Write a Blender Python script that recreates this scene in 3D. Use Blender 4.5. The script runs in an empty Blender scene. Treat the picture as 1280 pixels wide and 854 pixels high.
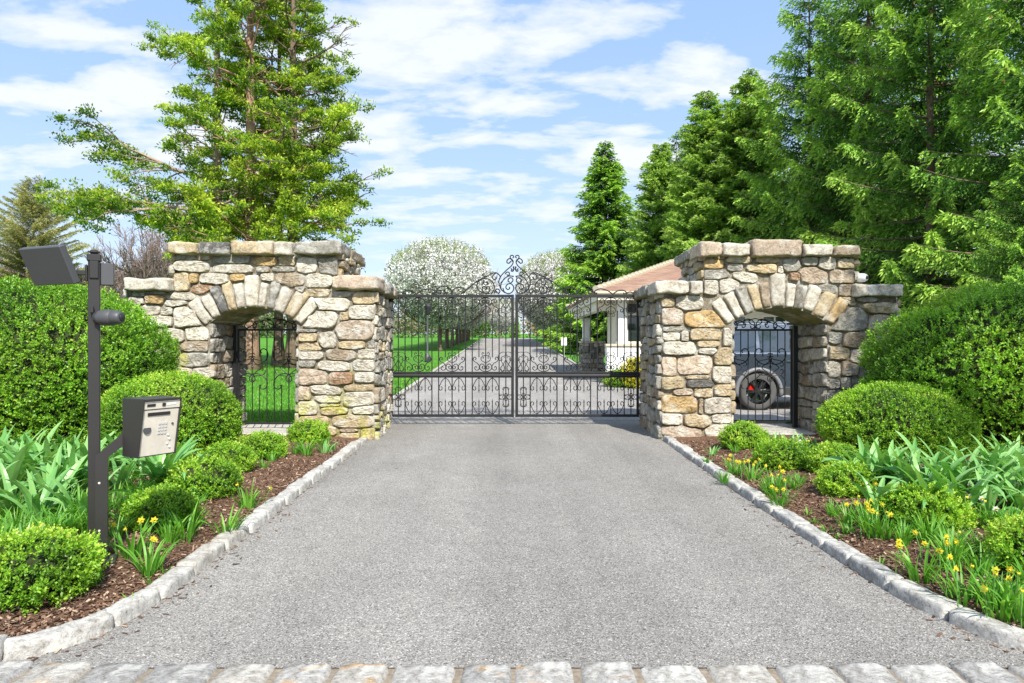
import bpy, math, random
import numpy as np
from mathutils import Vector, noise as mnoise
R = math.radians
PI = math.pi
rs = np.random.RandomState(7)
random.seed(7)
scene = bpy.context.scene
COL = scene.collection

# ------------------------------------------------------------------ object helpers
def setp(o, label=None, cat=None, group=None, kind=None):
    if label: o['label'] = label
    if cat: o['category'] = cat
    if group: o['group'] = group
    if kind: o['kind'] = kind
    return o

def thing(name, label, cat, loc=(0, 0, 0), rz=0.0, group=None):
    o = bpy.data.objects.new(name, None)
    COL.objects.link(o)
    o.location = loc
    o.rotation_euler = (0, 0, rz)
    return setp(o, label, cat, group)

def link_mesh(name, me, mat, parent=None, world=False):
    o = bpy.data.objects.new(name, me)
    COL.objects.link(o)
    if mat is not None and len(me.materials) == 0:
        me.materials.append(mat)
    if parent is not None:
        o.parent = parent
        if world:
            p = parent.location.copy()
            if parent.parent is not None:
                p = Vector((0, 0, 0))
            o.location = -p
    return o

def set_attr(me, name, arr):
    arr = np.asarray(arr, dtype=np.float32)
    if arr.ndim == 1:
        a = me.attributes.new(name, 'FLOAT', 'POINT')
        a.data.foreach_set('value', arr)
    else:
        a = me.attributes.new(name, 'FLOAT_COLOR', 'POINT')
        if arr.shape[1] == 3:
            arr = np.concatenate([arr, np.ones((len(arr), 1), np.float32)], 1)
        a.data.foreach_set('color', arr.ravel())

class MB:
    """collects vertices and faces (with one colour per vertex)"""
    def __init__(self):
        self.v = []; self.f = []; self.c = []; self.n = 0
    def add(self, verts, faces, col=(1, 1, 1)):
        verts = np.asarray(verts, dtype=np.float64).reshape(-1, 3)
        k = self.n
        self.v.append(verts)
        self.f.extend([tuple(int(i) + k for i in fc) for fc in faces])
        c = np.asarray(col, dtype=np.float32)
        if c.ndim == 1: c = np.tile(c, (len(verts), 1))
        self.c.append(c)
        self.n += len(verts)
        return self
    def mesh(self, name, smooth=False):
        me = bpy.data.meshes.new(name)
        V = np.concatenate(self.v) if self.v else np.zeros((0, 3))
        me.from_pydata(V.tolist(), [], self.f)
        if self.v: set_attr(me, 'Col', np.concatenate(self.c))
        if smooth and len(me.polygons):
            me.polygons.foreach_set('use_smooth', [True] * len(me.polygons))
        me.update()
        return me
    def build(self, name, mat, parent=None, smooth=False, world=False):
        return link_mesh(name, self.mesh(name, smooth), mat, parent, world)

def quad_mesh(name, V, rnd):
    """V (n,4,3), rnd (n,) -> mesh of separate quads with a float attribute per point"""
    V = np.asarray(V, dtype=np.float32)
    n = len(V)
    me = bpy.data.meshes.new(name)
    me.vertices.add(n * 4); me.loops.add(n * 4); me.polygons.add(n)
    me.vertices.foreach_set('co', V.reshape(-1))
    me.loops.foreach_set('vertex_index', np.arange(n * 4, dtype=np.int32))
    me.polygons.foreach_set('loop_start', np.arange(0, n * 4, 4, dtype=np.int32))
    me.update(calc_edges=True)
    set_attr(me, 'rnd', np.repeat(np.asarray(rnd, np.float32), 4))
    return me

def norm(a):
    return a / np.maximum(np.linalg.norm(a, axis=-1, keepdims=True), 1e-9)

def leaves(P, d, L, W, up=None, rng=rs, fold=0.0):
    """diamond leaves at P along d"""
    n = len(P)
    d = norm(d)
    r = rng.normal(size=(n, 3)) if up is None else up + 0.35 * rng.normal(size=(n, 3))
    s = norm(np.cross(d, r))
    nn = np.cross(s, d)
    L = np.broadcast_to(np.asarray(L, float).reshape(-1, 1), (n, 1))
    W = np.broadcast_to(np.asarray(W, float).reshape(-1, 1), (n, 1))
    m = P + d * L * 0.45
    return np.stack([P, m + s * W * .5 + nn * fold * W, P + d * L, m - s * W * .5 + nn * fold * W], 1)

def tube(pts, rad, sides=6, cap=True, closed=False):
    pts = np.asarray(pts, float)
    n = len(pts)
    rad = np.broadcast_to(np.asarray(rad, float), (n,))
    t = np.gradient(pts, axis=0)
    t = norm(t)
    ref = np.array([0, 0, 1.0]) if abs(t[0][2]) < .9 else np.array([1.0, 0, 0])
    V = []
    u = norm(np.cross(t[0], ref))
    for i in range(n):
        u = u - t[i] * np.dot(u, t[i])
        u = u / max(np.linalg.norm(u), 1e-9)
        w = np.cross(t[i], u)
        for k in range(sides):
            a = 2 * PI * (k + .5) / sides
            V.append(pts[i] + rad[i] * (u * math.cos(a) + w * math.sin(a)))
    F = []
    for i in range(n - 1):
        for k in range(sides):
            a = i * sides + k; b = i * sides + (k + 1) % sides
            F.append((a, b, b + sides, a + sides))
    if cap:
        F.append(tuple(range(sides - 1, -1, -1)))
        F.append(tuple((n - 1) * sides + k for k in range(sides)))
    return V, F

def box(x0, x1, y0, y1, z0, z1):
    V = [(x0, y0, z0), (x1, y0, z0), (x1, y1, z0), (x0, y1, z0), (x0, y0, z1), (x1, y0, z1), (x1, y1, z1), (x0, y1, z1)]
    F = [(0, 3, 2, 1), (4, 5, 6, 7), (0, 1, 5, 4), (1, 2, 6, 5), (2, 3, 7, 6), (3, 0, 4, 7)]
    return V, F

def bevbox(x0, x1, y0, y1, z0, z1, b):
    """box with chamfered edges"""
    cx, cy, cz = (x0 + x1) / 2, (y0 + y1) / 2, (z0 + z1) / 2
    h = [(x1 - x0) / 2, (y1 - y0) / 2, (z1 - z0) / 2]
    V = []; idx = {}
    for sx in (-1, 1):
        for sy in (-1, 1):
            for sz in (-1, 1):
                s = (sx, sy, sz)
                for ax in range(3):
                    p = [s[k] * (h[k] - (0 if k == ax else b)) for k in range(3)]
                    idx[(s, ax)] = len(V)
                    V.append((cx + p[0], cy + p[1], cz + p[2]))
    F = []
    for ax in range(3):
        o1, o2 = [k for k in range(3) if k != ax]
        for sg in (-1, 1):
            ring = []
            for (a, c) in ((-1, -1), (1, -1), (1, 1), (-1, 1)):
                s = [0, 0, 0]; s[ax] = sg; s[o1] = a; s[o2] = c
                ring.append(idx[(tuple(s), ax)])
            F.append(tuple(ring))
    for ax in range(3):           # edges along axis ax
        o1, o2 = [k for k in range(3) if k != ax]
        for a in (-1, 1):
            for c in (-1, 1):
                s0 = [0, 0, 0]; s0[ax] = -1; s0[o1] = a; s0[o2] = c
                s1 = list(s0); s1[ax] = 1
                F.append((idx[(tuple(s0), o1)], idx[(tuple(s1), o1)], idx[(tuple(s1), o2)], idx[(tuple(s0), o2)]))
    for sx in (-1, 1):
        for sy in (-1, 1):
            for sz in (-1, 1):
                s = (sx, sy, sz)
                F.append((idx[(s, 0)], idx[(s, 1)], idx[(s, 2)]))
    return V, F

def lathe(prof, n=24, axis='z'):
    V = []; F = []
    m = len(prof)
    for i in range(n):
        a = 2 * PI * i / n
        for r, h in prof:
            if axis == 'z': V.append((r * math.cos(a), r * math.sin(a), h))
            elif axis == 'y': V.append((r * math.cos(a), h, r * math.sin(a)))
            else: V.append((h, r * math.cos(a), r * math.sin(a)))
    for i in range(n):
        j = (i + 1) % n
        for k in range(m - 1):
            F.append((i * m + k, j * m + k, j * m + k + 1, i * m + k + 1))
    return V, F

def vnoise(p, f):
    q = mnoise.noise_vector(Vector((p[0] * f, p[1] * f, p[2] * f)))
    return np.array(q)

_rb_cache = {}
def rough_unit(nu, nv, nw, ex=5.0):
    """rounded cube [-1,1]^3 as verts, faces"""
    key = (nu, nv, nw, ex)
    if key in _rb_cache: return _rb_cache[key]
    idx = {}; V = []; F = []
    def vid(i, j, k):
        q = (i, j, k)
        if q not in idx:
            idx[q] = len(V)
            V.append((2 * i / nu - 1, 2 * j / nv - 1, 2 * k / nw - 1))
        return idx[q]
    for i in range(nu):
        for j in range(nv):
            F.append((vid(i, j, 0), vid(i, j + 1, 0), vid(i + 1, j + 1, 0), vid(i + 1, j, 0)))
            F.append((vid(i, j, nw), vid(i + 1, j, nw), vid(i + 1, j + 1, nw), vid(i, j + 1, nw)))
    for i in range(nu):
        for k in range(nw):
            F.append((vid(i, 0, k), vid(i + 1, 0, k), vid(i + 1, 0, k + 1), vid(i, 0, k + 1)))
            F.append((vid(i, nv, k), vid(i, nv, k + 1), vid(i + 1, nv, k + 1), vid(i + 1, nv, k)))
    for j in range(nv):
        for k in range(nw):
            F.append((vid(0, j, k), vid(0, j, k + 1), vid(0, j + 1, k + 1), vid(0, j + 1, k)))
            F.append((vid(nu, j, k), vid(nu, j + 1, k), vid(nu, j + 1, k + 1), vid(nu, j, k + 1)))
    P = np.array(V)
    P = np.sign(P) * np.abs(P) ** 0.75       # pull rings of vertices to the edges
    m = np.max(np.abs(P), axis=1, keepdims=True)
    q = (np.abs(P) ** ex).sum(1, keepdims=True) ** (1 / ex)
    P = P * (m / q)
    _rb_cache[key] = (P, F)
    return _rb_cache[key]

def rough_block(fmap, half, nseg, seed, amp, ex=7.0, f1=6.0, f2=18.0):
    """fmap maps unit cube array (n,3) to space; half = half sizes used to even the rounding"""
    P, F = rough_unit(*nseg, ex)
    Q = fmap(P)
    off = np.array([seed * 3.17, seed * 1.31, seed * 7.7])
    D = np.array([vnoise(p + off, f1) * .7 + vnoise(p + off, f2) * .4 for p in Q])
    return Q + D * amp, F

def boxmap(x0, x1, y0, y1, z0, z1):
    c = np.array([(x0 + x1) / 2, (y0 + y1) / 2, (z0 + z1) / 2]); h = np.array([(x1 - x0) / 2, (y1 - y0) / 2, (z1 - z0) / 2])
    return lambda P: c + P * h

def rotz(V, a, c=(0, 0, 0)):
    V = np.asarray(V, float); c = np.asarray(c, float)
    M = np.array([[math.cos(a), -math.sin(a), 0], [math.sin(a), math.cos(a), 0], [0, 0, 1]])
    return (V - c) @ M.T + c

# ------------------------------------------------------------------ materials
def new_mat(name):
    m = bpy.data.materials.new(name); m.use_nodes = True
    nt = m.node_tree; nt.nodes.clear()
    out = nt.nodes.new('ShaderNodeOutputMaterial')
    return m, nt, out

def nd(nt, typ, **kw):
    n = nt.nodes.new(typ)
    for k, v in kw.items():
        if k in n.inputs: n.inputs[k].default_value = v
        else: setattr(n, k, v)
    return n

def ramp(nt, fac, stops, interp='LINEAR'):
    r = nt.nodes.new('ShaderNodeValToRGB')
    r.color_ramp.interpolation = interp
    els = r.color_ramp.elements
    while len(els) < len(stops): els.new(.5)
    for e, (p, c) in zip(els, stops):
        e.position = p
        e.color = (c, c, c, 1) if isinstance(c, (int, float)) else (*c, 1)
    nt.links.new(fac, r.inputs['Fac'])
    return r.outputs['Color']

def mixc(nt, a, b, fac, mode='MIX'):
    m = nt.nodes.new('ShaderNodeMix'); m.data_type = 'RGBA'; m.blend_type = mode
    for sock, val in ((m.inputs[6], a), (m.inputs[7], b)):
        if isinstance(val, tuple): sock.default_value = (*val, 1)
        else: nt.links.new(val, sock)
    if isinstance(fac, (int, float)): m.inputs[0].default_value = fac
    else: nt.links.new(fac, m.inputs[0])
    return m.outputs[2]

def tex_noise(nt, scale, detail=4, rough=.55, dist=0.0, vec=None):
    n = nd(nt, 'ShaderNodeTexNoise')
    n.inputs['Scale'].default_value = scale; n.inputs['Detail'].default_value = detail
    n.inputs['Roughness'].default_value = rough; n.inputs['Distortion'].default_value = dist
    if vec is not None: nt.links.new(vec, n.inputs['Vector'])
    return n.outputs['Fac']

def objvec(nt):
    return nt.nodes.new('ShaderNodeTexCoord').outputs['Object']

def simple(name, col, rough=.5, metal=0.0, bump=0.0, bscale=60, var=.12, vscale=8, spec=.5, coat=0):
    m, nt, out = new_mat(name)
    b = nd(nt, 'ShaderNodeBsdfPrincipled')
    vec = objvec(nt)
    f = tex_noise(nt, vscale, 5, .6, vec=vec)
    c = ramp(nt, f, [(.25, tuple(x * (1 - var) for x in col)), (.75, tuple(min(1, x * (1 + var)) for x in col))])
    nt.links.new(c, b.inputs['Base Color'])
    b.inputs['Roughness'].default_value = rough; b.inputs['Metallic'].default_value = metal
    b.inputs['Specular IOR Level'].default_value = spec
    if coat: b.inputs['Coat Weight'].default_value = coat
    if bump:
        bp = nd(nt, 'ShaderNodeBump'); bp.inputs['Strength'].default_value = bump; bp.inputs['Distance'].default_value = .01
        nt.links.new(tex_noise(nt, bscale, 6, .6, vec=vec), bp.inputs['Height'])
        nt.links.new(bp.outputs['Normal'], b.inputs['Normal'])
    nt.links.new(b.outputs[0], out.inputs['Surface'])
    return m

def foliage(name, cols, trans=.35, rough=.55, spec=.25, big=0.0, bscale=.6, tint=(1.5, 1.6, .55)):
    """cols: list of (pos, colour) along the per-leaf random attribute; big: extra slow variation"""
    m, nt, out = new_mat(name)
    at = nd(nt, 'ShaderNodeAttribute'); at.attribute_name = 'rnd'
    c = ramp(nt, at.outputs['Fac'], cols)
    if big:
        f = tex_noise(nt, bscale, 3, .5, vec=objvec(nt))
        k = ramp(nt, f, [(.35, 1 - big), (.65, 1 + big)])
        c = mixc(nt, c, k, 1.0, 'MULTIPLY')
    b = nd(nt, 'ShaderNodeBsdfPrincipled')
    b.inputs['Roughness'].default_value = rough; b.inputs['Specular IOR Level'].default_value = spec
    nt.links.new(c, b.inputs['Base Color'])
    t = nd(nt, 'ShaderNodeBsdfTranslucent')
    ct = mixc(nt, c, tint, 1.0, 'MULTIPLY')
    nt.links.new(ct, t.inputs['Color'])
    mx = nd(nt, 'ShaderNodeMixShader'); mx.inputs[0].default_value = trans
    nt.links.new(b.outputs[0], mx.inputs[1]); nt.links.new(t.outputs[0], mx.inputs[2])
    nt.links.new(mx.outputs[0], out.inputs['Surface'])
    return m

def stone_mat(name, algae=True, bump=.5, scale=1.0, grain=True):
    m, nt, out = new_mat(name)
    vec = objvec(nt)
    at = nd(nt, 'ShaderNodeAttribute'); at.attribute_name = 'Col'
    c = at.outputs['Color']
    f1 = tex_noise(nt, 9 * scale, 8, .68, .6, vec)
    c = mixc(nt, c, ramp(nt, f1, [(.30, (.40, .38, .35)), (.42, (.82, .80, .77)), (.55, (1.05, 1.05, 1.05)), (.70, (1.38, 1.34, 1.25))]), 1.0, 'MULTIPLY')
    f2 = tex_noise(nt, 34 * scale, 6, .7, 0, vec)
    c = mixc(nt, c, ramp(nt, f2, [(.3, .45), (.45, .92), (.6, 1.08), (.75, 1.4)]), 1.0, 'MULTIPLY')
    # pale lichen patches, rust stains
    f3 = tex_noise(nt, 4.3 * scale, 7, .72, .3, vec)
    c = mixc(nt, c, (.62, .61, .55), ramp(nt, f3, [(.52, 0.0), (.60, .5)]))
    f4 = tex_noise(nt, 2.7 * scale, 6, .65, .8, vec)
    c = mixc(nt, c, (.46, .27, .10), ramp(nt, f4, [(.62, 0.0), (.74, .45)]))
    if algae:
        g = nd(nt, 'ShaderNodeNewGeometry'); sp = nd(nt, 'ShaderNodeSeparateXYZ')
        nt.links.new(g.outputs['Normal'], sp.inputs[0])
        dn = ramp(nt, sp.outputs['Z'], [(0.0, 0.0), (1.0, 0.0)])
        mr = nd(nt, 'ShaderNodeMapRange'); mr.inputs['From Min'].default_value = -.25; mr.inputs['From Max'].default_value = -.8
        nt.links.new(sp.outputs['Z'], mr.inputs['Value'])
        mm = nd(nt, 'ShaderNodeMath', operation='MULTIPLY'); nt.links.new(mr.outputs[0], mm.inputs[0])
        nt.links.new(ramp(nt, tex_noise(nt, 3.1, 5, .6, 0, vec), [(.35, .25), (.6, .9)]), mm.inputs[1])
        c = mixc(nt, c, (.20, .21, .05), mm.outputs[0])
    b = nd(nt, 'ShaderNodeBsdfPrincipled'); b.inputs['Roughness'].default_value = .92; b.inputs['Specular IOR Level'].default_value = .15
    nt.links.new(c, b.inputs['Base Color'])
    bp = nd(nt, 'ShaderNodeBump'); bp.inputs['Strength'].default_value = bump; bp.inputs['Distance'].default_value = .045
    mh = nd(nt, 'ShaderNodeMath', operation='ADD'); nt.links.new(f1, mh.inputs[0]); nt.links.new(tex_noise(nt, 55 * scale, 5, .7, 0, vec), mh.inputs[1])
    nt.links.new(mh.outputs[0], bp.inputs['Height']); nt.links.new(bp.outputs['Normal'], b.inputs['Normal'])
    nt.links.new(b.outputs[0], out.inputs['Surface'])
    return m

M = {}
M['stone'] = stone_mat('fieldstone')
M['granite'] = stone_mat('granite', algae=False, bump=.35, scale=2.0)
M['iron'] = simple('wrought_iron', (.012, .012, .013), .5, 0.0, var=.3, spec=.5)
M['bronze'] = simple('bronze_paint', (.034, .032, .031), .38, 0.15, var=.1, vscale=3)
M['dark'] = simple('black_plastic', (.02, .02, .022), .45)
M['panel_grey'] = simple('grey_coated_metal', (.075, .077, .083), .5, .2, var=.06, vscale=2)
M['steel'] = simple('brushed_steel', (.64, .59, .50), .45, .1, var=.12, vscale=14)
M['white_plastic'] = simple('white_plastic', (.8, .8, .8), .4)
M['ivory'] = simple('ivory_stucco', (.72, .67, .55), .8, bump=.1, var=.05)
M['white_paint'] = simple('white_paint', (.82, .82, .80), .5, var=.04)
M['bark'] = simple('grey_brown_bark', (.17, .125, .09), .95, bump=.8, bscale=14, var=.4, vscale=5, spec=.1)
M['pale_bark'] = simple('pale_bark', (.36, .28, .22), .95, bump=.6, bscale=10, var=.35, vscale=4, spec=.1)
M['pink_bark'] = simple('pinkish_brown_bark', (.34, .21, .15), .95, bump=.8, bscale=9, var=.35, vscale=3, spec=.1)
M['twig'] = simple('bare_twigs', (.25, .19, .165), .95, var=.25, vscale=2, spec=.1)
M['core'] = simple('dark_core', (.035, .045, .02), 1.0, bump=.8, bscale=30, var=.5, vscale=20, spec=0)
M['mulch_chip'] = None
# ------------------------------------------------------------------ camera, light, sky
EYE = 1.5
cam = bpy.data.cameras.new('camera'); camo = bpy.data.objects.new('camera', cam); COL.objects.link(camo)
camo.location = (0, 0, EYE); camo.rotation_euler = (R(90), 0, 0)
cam.lens = 24; cam.sensor_width = 36; cam.clip_end = 3000; cam.clip_start = .05
scene.camera = camo
scene.view_settings.view_transform = 'Standard'; scene.view_settings.look = 'None'
scene.view_settings.exposure = 0.63; scene.view_settings.gamma = 1.0; scene.view_settings.use_curve_mapping = False
SUN_EL = R(46)
SUN_AZ = R(164)      # clockwise from +Y
sl = bpy.data.lights.new('sun', 'SUN'); so = bpy.data.objects.new('sun', sl); COL.objects.link(so)
sl.energy = 4.9; sl.angle = R(.55); sl.color = (1.0, .95, .87)
sd = Vector((math.sin(SUN_AZ) * math.cos(SUN_EL), math.cos(SUN_AZ) * math.cos(SUN_EL), math.sin(SUN_EL)))
so.rotation_euler = (-sd).to_track_quat('-Z', 'Y').to_euler()
so.location = (6, -20, 25)
w = bpy.data.worlds.new('World'); scene.world = w; w.use_nodes = True
nt = w.node_tree; nt.nodes.clear()
wo = nd(nt, 'ShaderNodeOutputWorld'); bg = nd(nt, 'ShaderNodeBackground'); bg.inputs['Strength'].default_value = .122
sky = nd(nt, 'ShaderNodeTexSky'); sky.sky_type = 'NISHITA'; sky.sun_disc = False
sky.sun_elevation = SUN_EL; sky.sun_rotation = SUN_AZ; sky.air_density = 1.0; sky.dust_density = .6; sky.ozone_density = 1.6
tc = nd(nt, 'ShaderNodeTexCoord'); sx = nd(nt, 'ShaderNodeSeparateXYZ'); nt.links.new(tc.outputs['Generated'], sx.inputs[0])
def wmath(op, a, b=None):
    n = nd(nt, 'ShaderNodeMath', operation=op)
    for i, v in enumerate((a, b)):
        if v is None: continue
        if isinstance(v, (int, float)): n.inputs[i].default_value = v
        else: nt.links.new(v, n.inputs[i])
    return n.outputs[0]
zz = wmath('ADD', wmath('MAXIMUM', sx.outputs['Z'], 0.0), .16)
cx = nd(nt, 'ShaderNodeCombineXYZ')
nt.links.new(wmath('DIVIDE', sx.outputs['X'], zz), cx.inputs[0]); nt.links.new(wmath('DIVIDE', sx.outputs['Y'], zz), cx.inputs[1])
cx.inputs[2].default_value = 3.7
mp = nd(nt, 'ShaderNodeMapping'); mp.inputs['Scale'].default_value = (.85, 1.35, 1); mp.inputs['Rotation'].default_value = (0, 0, R(-14)); nt.links.new(cx.outputs[0], mp.inputs[0])
mp.inputs['Location'].default_value = (2.2, .35, 0)
n1 = tex_noise(nt, 3.6, 12, .56, .15, mp.outputs[0])
n2 = tex_noise(nt, .8, 3, .5, 0, mp.outputs[0])
cl = ramp(nt, wmath('ADD', wmath('MULTIPLY', n1, .80), wmath('MULTIPLY', n2, .22)), [(.478, 0.0), (.525, .42), (.60, .82)])
cl = wmath('MULTIPLY', cl, ramp(nt, sx.outputs['Z'], [(.06, .25), (.2, 1.0)]))
skyc = mixc(nt, sky.outputs[0], (1.25, 1.13, 1.22), 1.0, 'MULTIPLY')
skyg = ramp(nt, sx.outputs['Z'], [(0.0, (.66, .79, .97)), (.12, (.58, .75, .97)), (.30, (.42, .62, .95)), (.6, (.30, .50, .88))])
skyg = mixc(nt, skyg, (6.2, 6.2, 6.2), 1.0, 'MULTIPLY')
skyc = mixc(nt, skyc, skyg, .85)
skyc = mixc(nt, skyc, (5.6, 5.7, 6.0), cl)
nt.links.new(skyc, bg.inputs['Color']); nt.links.new(bg.outputs[0], wo.inputs['Surface'])

# ------------------------------------------------------------------ ground
def tz(y):
    return np.where(np.asarray(y) > 13, .0148 * (np.asarray(y, float) - 13), 0.0)
def tzf(y): return float(tz(y))

def sheet(name, xs_fn, ys, nx, dz, mat, extra=None):
    V = []; F = []
    for y in ys:
        x0, x1 = xs_fn(y)
        for i in range(nx + 1):
            x = x0 + (x1 - x0) * i / nx
            V.append((x, y, tzf(y) + dz + (extra(x, y) if extra else 0)))
    for j in range(len(ys) - 1):
        for i in range(nx):
            a = j * (nx + 1) + i
            F.append((a, a + 1, a + nx + 2, a + nx + 1))
    mb = MB(); mb.add(V, F)
    return mb.build(name, mat, smooth=True)

# lawn material
m, nt, out = new_mat('lawn'); vec = objvec(nt)
mpn = nd(nt, 'ShaderNodeMapping'); nt.links.new(vec, mpn.inputs[0])
f1 = tex_noise(nt, .35, 4, .5, 0, vec); f2 = tex_noise(nt, 14, 8, .7, 0, vec); f3 = tex_noise(nt, 90, 4, .7, 0, vec)
c = ramp(nt, f1, [(.3, (.075, .235, .022)), (.7, (.11, .30, .035))])
c = mixc(nt, c, ramp(nt, f2, [(.3, .6), (.7, 1.35)]), 1.0, 'MULTIPLY')
c = mixc(nt, c, ramp(nt, f3, [(.3, .65), (.7, 1.3)]), 1.0, 'MULTIPLY')
b = nd(nt, 'ShaderNodeBsdfPrincipled'); b.inputs['Roughness'].default_value = .9; b.inputs['Specular IOR Level'].default_value = .1
nt.links.new(c, b.inputs['Base Color']); bp = nd(nt, 'ShaderNodeBump'); bp.inputs['Strength'].default_value = .8; bp.inputs['Distance'].default_value = .05
nt.links.new(f3, bp.inputs['Height']); nt.links.new(bp.outputs[0], b.inputs['Normal']); nt.links.new(b.outputs[0], out.inputs['Surface'])
M['lawn'] = m

# asphalt
def asphalt(name, base, sp=1.0):
    m, nt, out = new_mat(name); vec = objvec(nt)
    big = tex_noise(nt, .55, 5, .6, .4, vec); mid = tex_noise(nt, 5, 6, .65, 0, vec); fine = tex_noise(nt, 130, 4, .8, 0, vec)
    vo = nd(nt, 'ShaderNodeTexVoronoi'); vo.inputs['Scale'].default_value = 150; nt.links.new(vec, vo.inputs['Vector'])
    hs = nd(nt, 'ShaderNodeSeparateColor'); nt.links.new(vo.outputs['Color'], hs.inputs[0])
    c = ramp(nt, hs.outputs[0], [(0.0, tuple(x * .25 for x in base)), (.22, tuple(x * .74 for x in base)), (.78, tuple(x * 1.10 for x in base)), (.95, tuple(x * 1.42 for x in base)), (1.0, tuple(min(.75, x * 2.2) for x in base))])
    c = mixc(nt, c, ramp(nt, fine, [(.3, .72), (.5, 1.0), (.72, 1.28)]), .9, 'MULTIPLY')
    c = mixc(nt, c, ramp(nt, big, [(.3, .88), (.7, 1.10)]), 1.0, 'MULTIPLY')
    c = mixc(nt, c, ramp(nt, mid, [(.3, .93), (.7, 1.07)]), 1.0, 'MULTIPLY')
    v2 = nd(nt, 'ShaderNodeTexVoronoi'); v2.inputs['Scale'].default_value = 1.15; v2.inputs['Randomness'].default_value = 1.0; nt.links.new(vec, v2.inputs['Vector'])
    c = mixc(nt, c, (.035, .035, .035), ramp(nt, v2.outputs['Distance'], [(.018, .85), (.026, 0.0)]))
    # worn wheel tracks run along the drive; a few long stains
    mtr = nd(nt, 'ShaderNodeMapping'); mtr.inputs['Scale'].default_value = (1.35, .07, 1); nt.links.new(vec, mtr.inputs[0])
    c = mixc(nt, c, ramp(nt, tex_noise(nt, 1.0, 3, .5, .15, mtr.outputs[0]), [(.35, .89), (.5, 1.0), (.65, 1.09)]), 1.0, 'MULTIPLY')
    pt = tex_noise(nt, 1.7, 7, .72, .5, vec)
    c = mixc(nt, c, (.13, .125, .12), ramp(nt, pt, [(.60, 0.0), (.72, .30)]))
    st = tex_noise(nt, 1.1, 3, .5, 1.0, vec)
    c = mixc(nt, c, (.25, .20, .13), ramp(nt, st, [(.66, 0.0), (.8, .22)]))
    b = nd(nt, 'ShaderNodeBsdfPrincipled'); b.inputs['Roughness'].default_value = .88; b.inputs['Specular IOR Level'].default_value = .25
    nt.links.new(c, b.inputs['Base Color'])
    bp = nd(nt, 'ShaderNodeBump'); bp.inputs['Strength'].default_value = .55; bp.inputs['Distance'].default_value = .008
    nt.links.new(vo.outputs['Distance'], bp.inputs['Height']); nt.links.new(bp.outputs[0], b.inputs['Normal'])
    nt.links.new(b.outputs[0], out.inputs['Surface']); return m
M['asphalt'] = asphalt('weathered_asphalt', (.268, .256, .234))
M['asphalt_far'] = asphalt('drive_asphalt', (.32, .305, .285))

ys = [-60, -20, 0, 13] + list(np.linspace(16, 60, 12)) + [80, 110, 150, 200, 300, 500]
setp(sheet('ground', lambda y: (-400, 400), ys, 8, -.02, M['lawn']), kind='structure')

KL = [(2.6, -4.6), (3.0, -3.05), (3.2, -2.32), (3.4, -2.15), (3.6, -2.07), (4.0, -2.02), (4.7, -2.04), (5.4, -2.05), (7.5, -2.11), (10.3, -2.17), (13.0, -2.3)]
KR = [(2.6, 5.2), (3.0, 3.0), (3.15, 2.66), (3.3, 2.47), (3.42, 2.40), (3.81, 2.29), (4.22, 2.245), (5.06, 2.24), (6.7, 2.24), (9.6, 2.27), (10.4, 2.29), (13.0, 2.36)]
def kx(K, y): return float(np.interp(y, [k[0] for k in K], [k[1] for k in K]))
ys = list(np.arange(3.14, 13.0, .1)) + [13.0]
drive = sheet('driveway', lambda y: (kx(KL, max(y, 2.9)) - .05, kx(KR, max(y, 2.9)) + .05), ys, 6, .0, M['asphalt'])
setp(drive, kind='structure')
def road_x(y): return (-2.42 - .0290 * (y - 2), 2.75 + .0135 * (y - 2))
ys = [13.0] + list(np.linspace(14, 170, 60))
setp(sheet('far_driveway', road_x, ys, 4, .004, M['asphalt_far']), kind='structure')
setp(sheet('parking_court', lambda y: (road_x(y)[1] - .03, 20), [13.0, 14, 18, 22, 26, 30, 33], 4, .002, M['asphalt_far']), kind='structure')
setp(sheet('street', lambda y: (-60, 60), [-9, -4, 0, 2.62], 4, .0, M['asphalt']), kind='structure')

for sgn, i_ in ((-1, 0), (1, 1)):        # pale edging of the far drive
    mb = MB(); ys = list(np.linspace(13.6, 22 if i_ else 120, 6 if i_ else 40)) if not i_ else list(np.linspace(34, 120, 30))
    for a_, c_ in zip(ys[:-1], ys[1:]):
        V, F = box(0, 1, 0, 1, 0, 1); V = np.array(V, float); q = []
        for v in V:
            y = a_ + (c_ - a_) * v[1]; q.append((road_x(y)[i_] + sgn * .14 * v[0], y, tzf(y) - .05 + .12 * v[2]))
        mb.add(q, F if sgn > 0 else [f[::-1] for f in F], (.42, .40, .36))
    setp(mb.build('far_kerb', M['granite']), kind='structure')
# mulch beds
m, nt, out = new_mat('mulch'); vec = objvec(nt)
f1 = tex_noise(nt, 45, 6, .75, .6, vec); f2 = tex_noise(nt, 6, 4, .6, 0, vec)
mpn = nd(nt, 'ShaderNodeMapping'); mpn.inputs['Scale'].default_value = (60, 25, 60); nt.links.new(vec, mpn.inputs[0])
f3 = tex_noise(nt, 1.0, 4, .6, .8, mpn.outputs[0])
c = ramp(nt, f1, [(.28, (.055, .032, .02)), (.5, (.17, .10, .065)), (.72, (.33, .21, .14))])
c = mixc(nt, c, ramp(nt, f3, [(.3, .6), (.7, 1.35)]), 1.0, 'MULTIPLY')
c = mixc(nt, c, ramp(nt, f2, [(.3, .75), (.7, 1.2)]), 1.0, 'MULTIPLY')
b = nd(nt, 'ShaderNodeBsdfPrincipled'); b.inputs['Roughness'].default_value = 1.0; b.inputs['Specular IOR Level'].default_value = .05
nt.links.new(c, b.inputs['Base Color']); bp = nd(nt, 'ShaderNodeBump'); bp.inputs['Strength'].default_value = .9; bp.inputs['Distance'].default_value = .02
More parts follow.
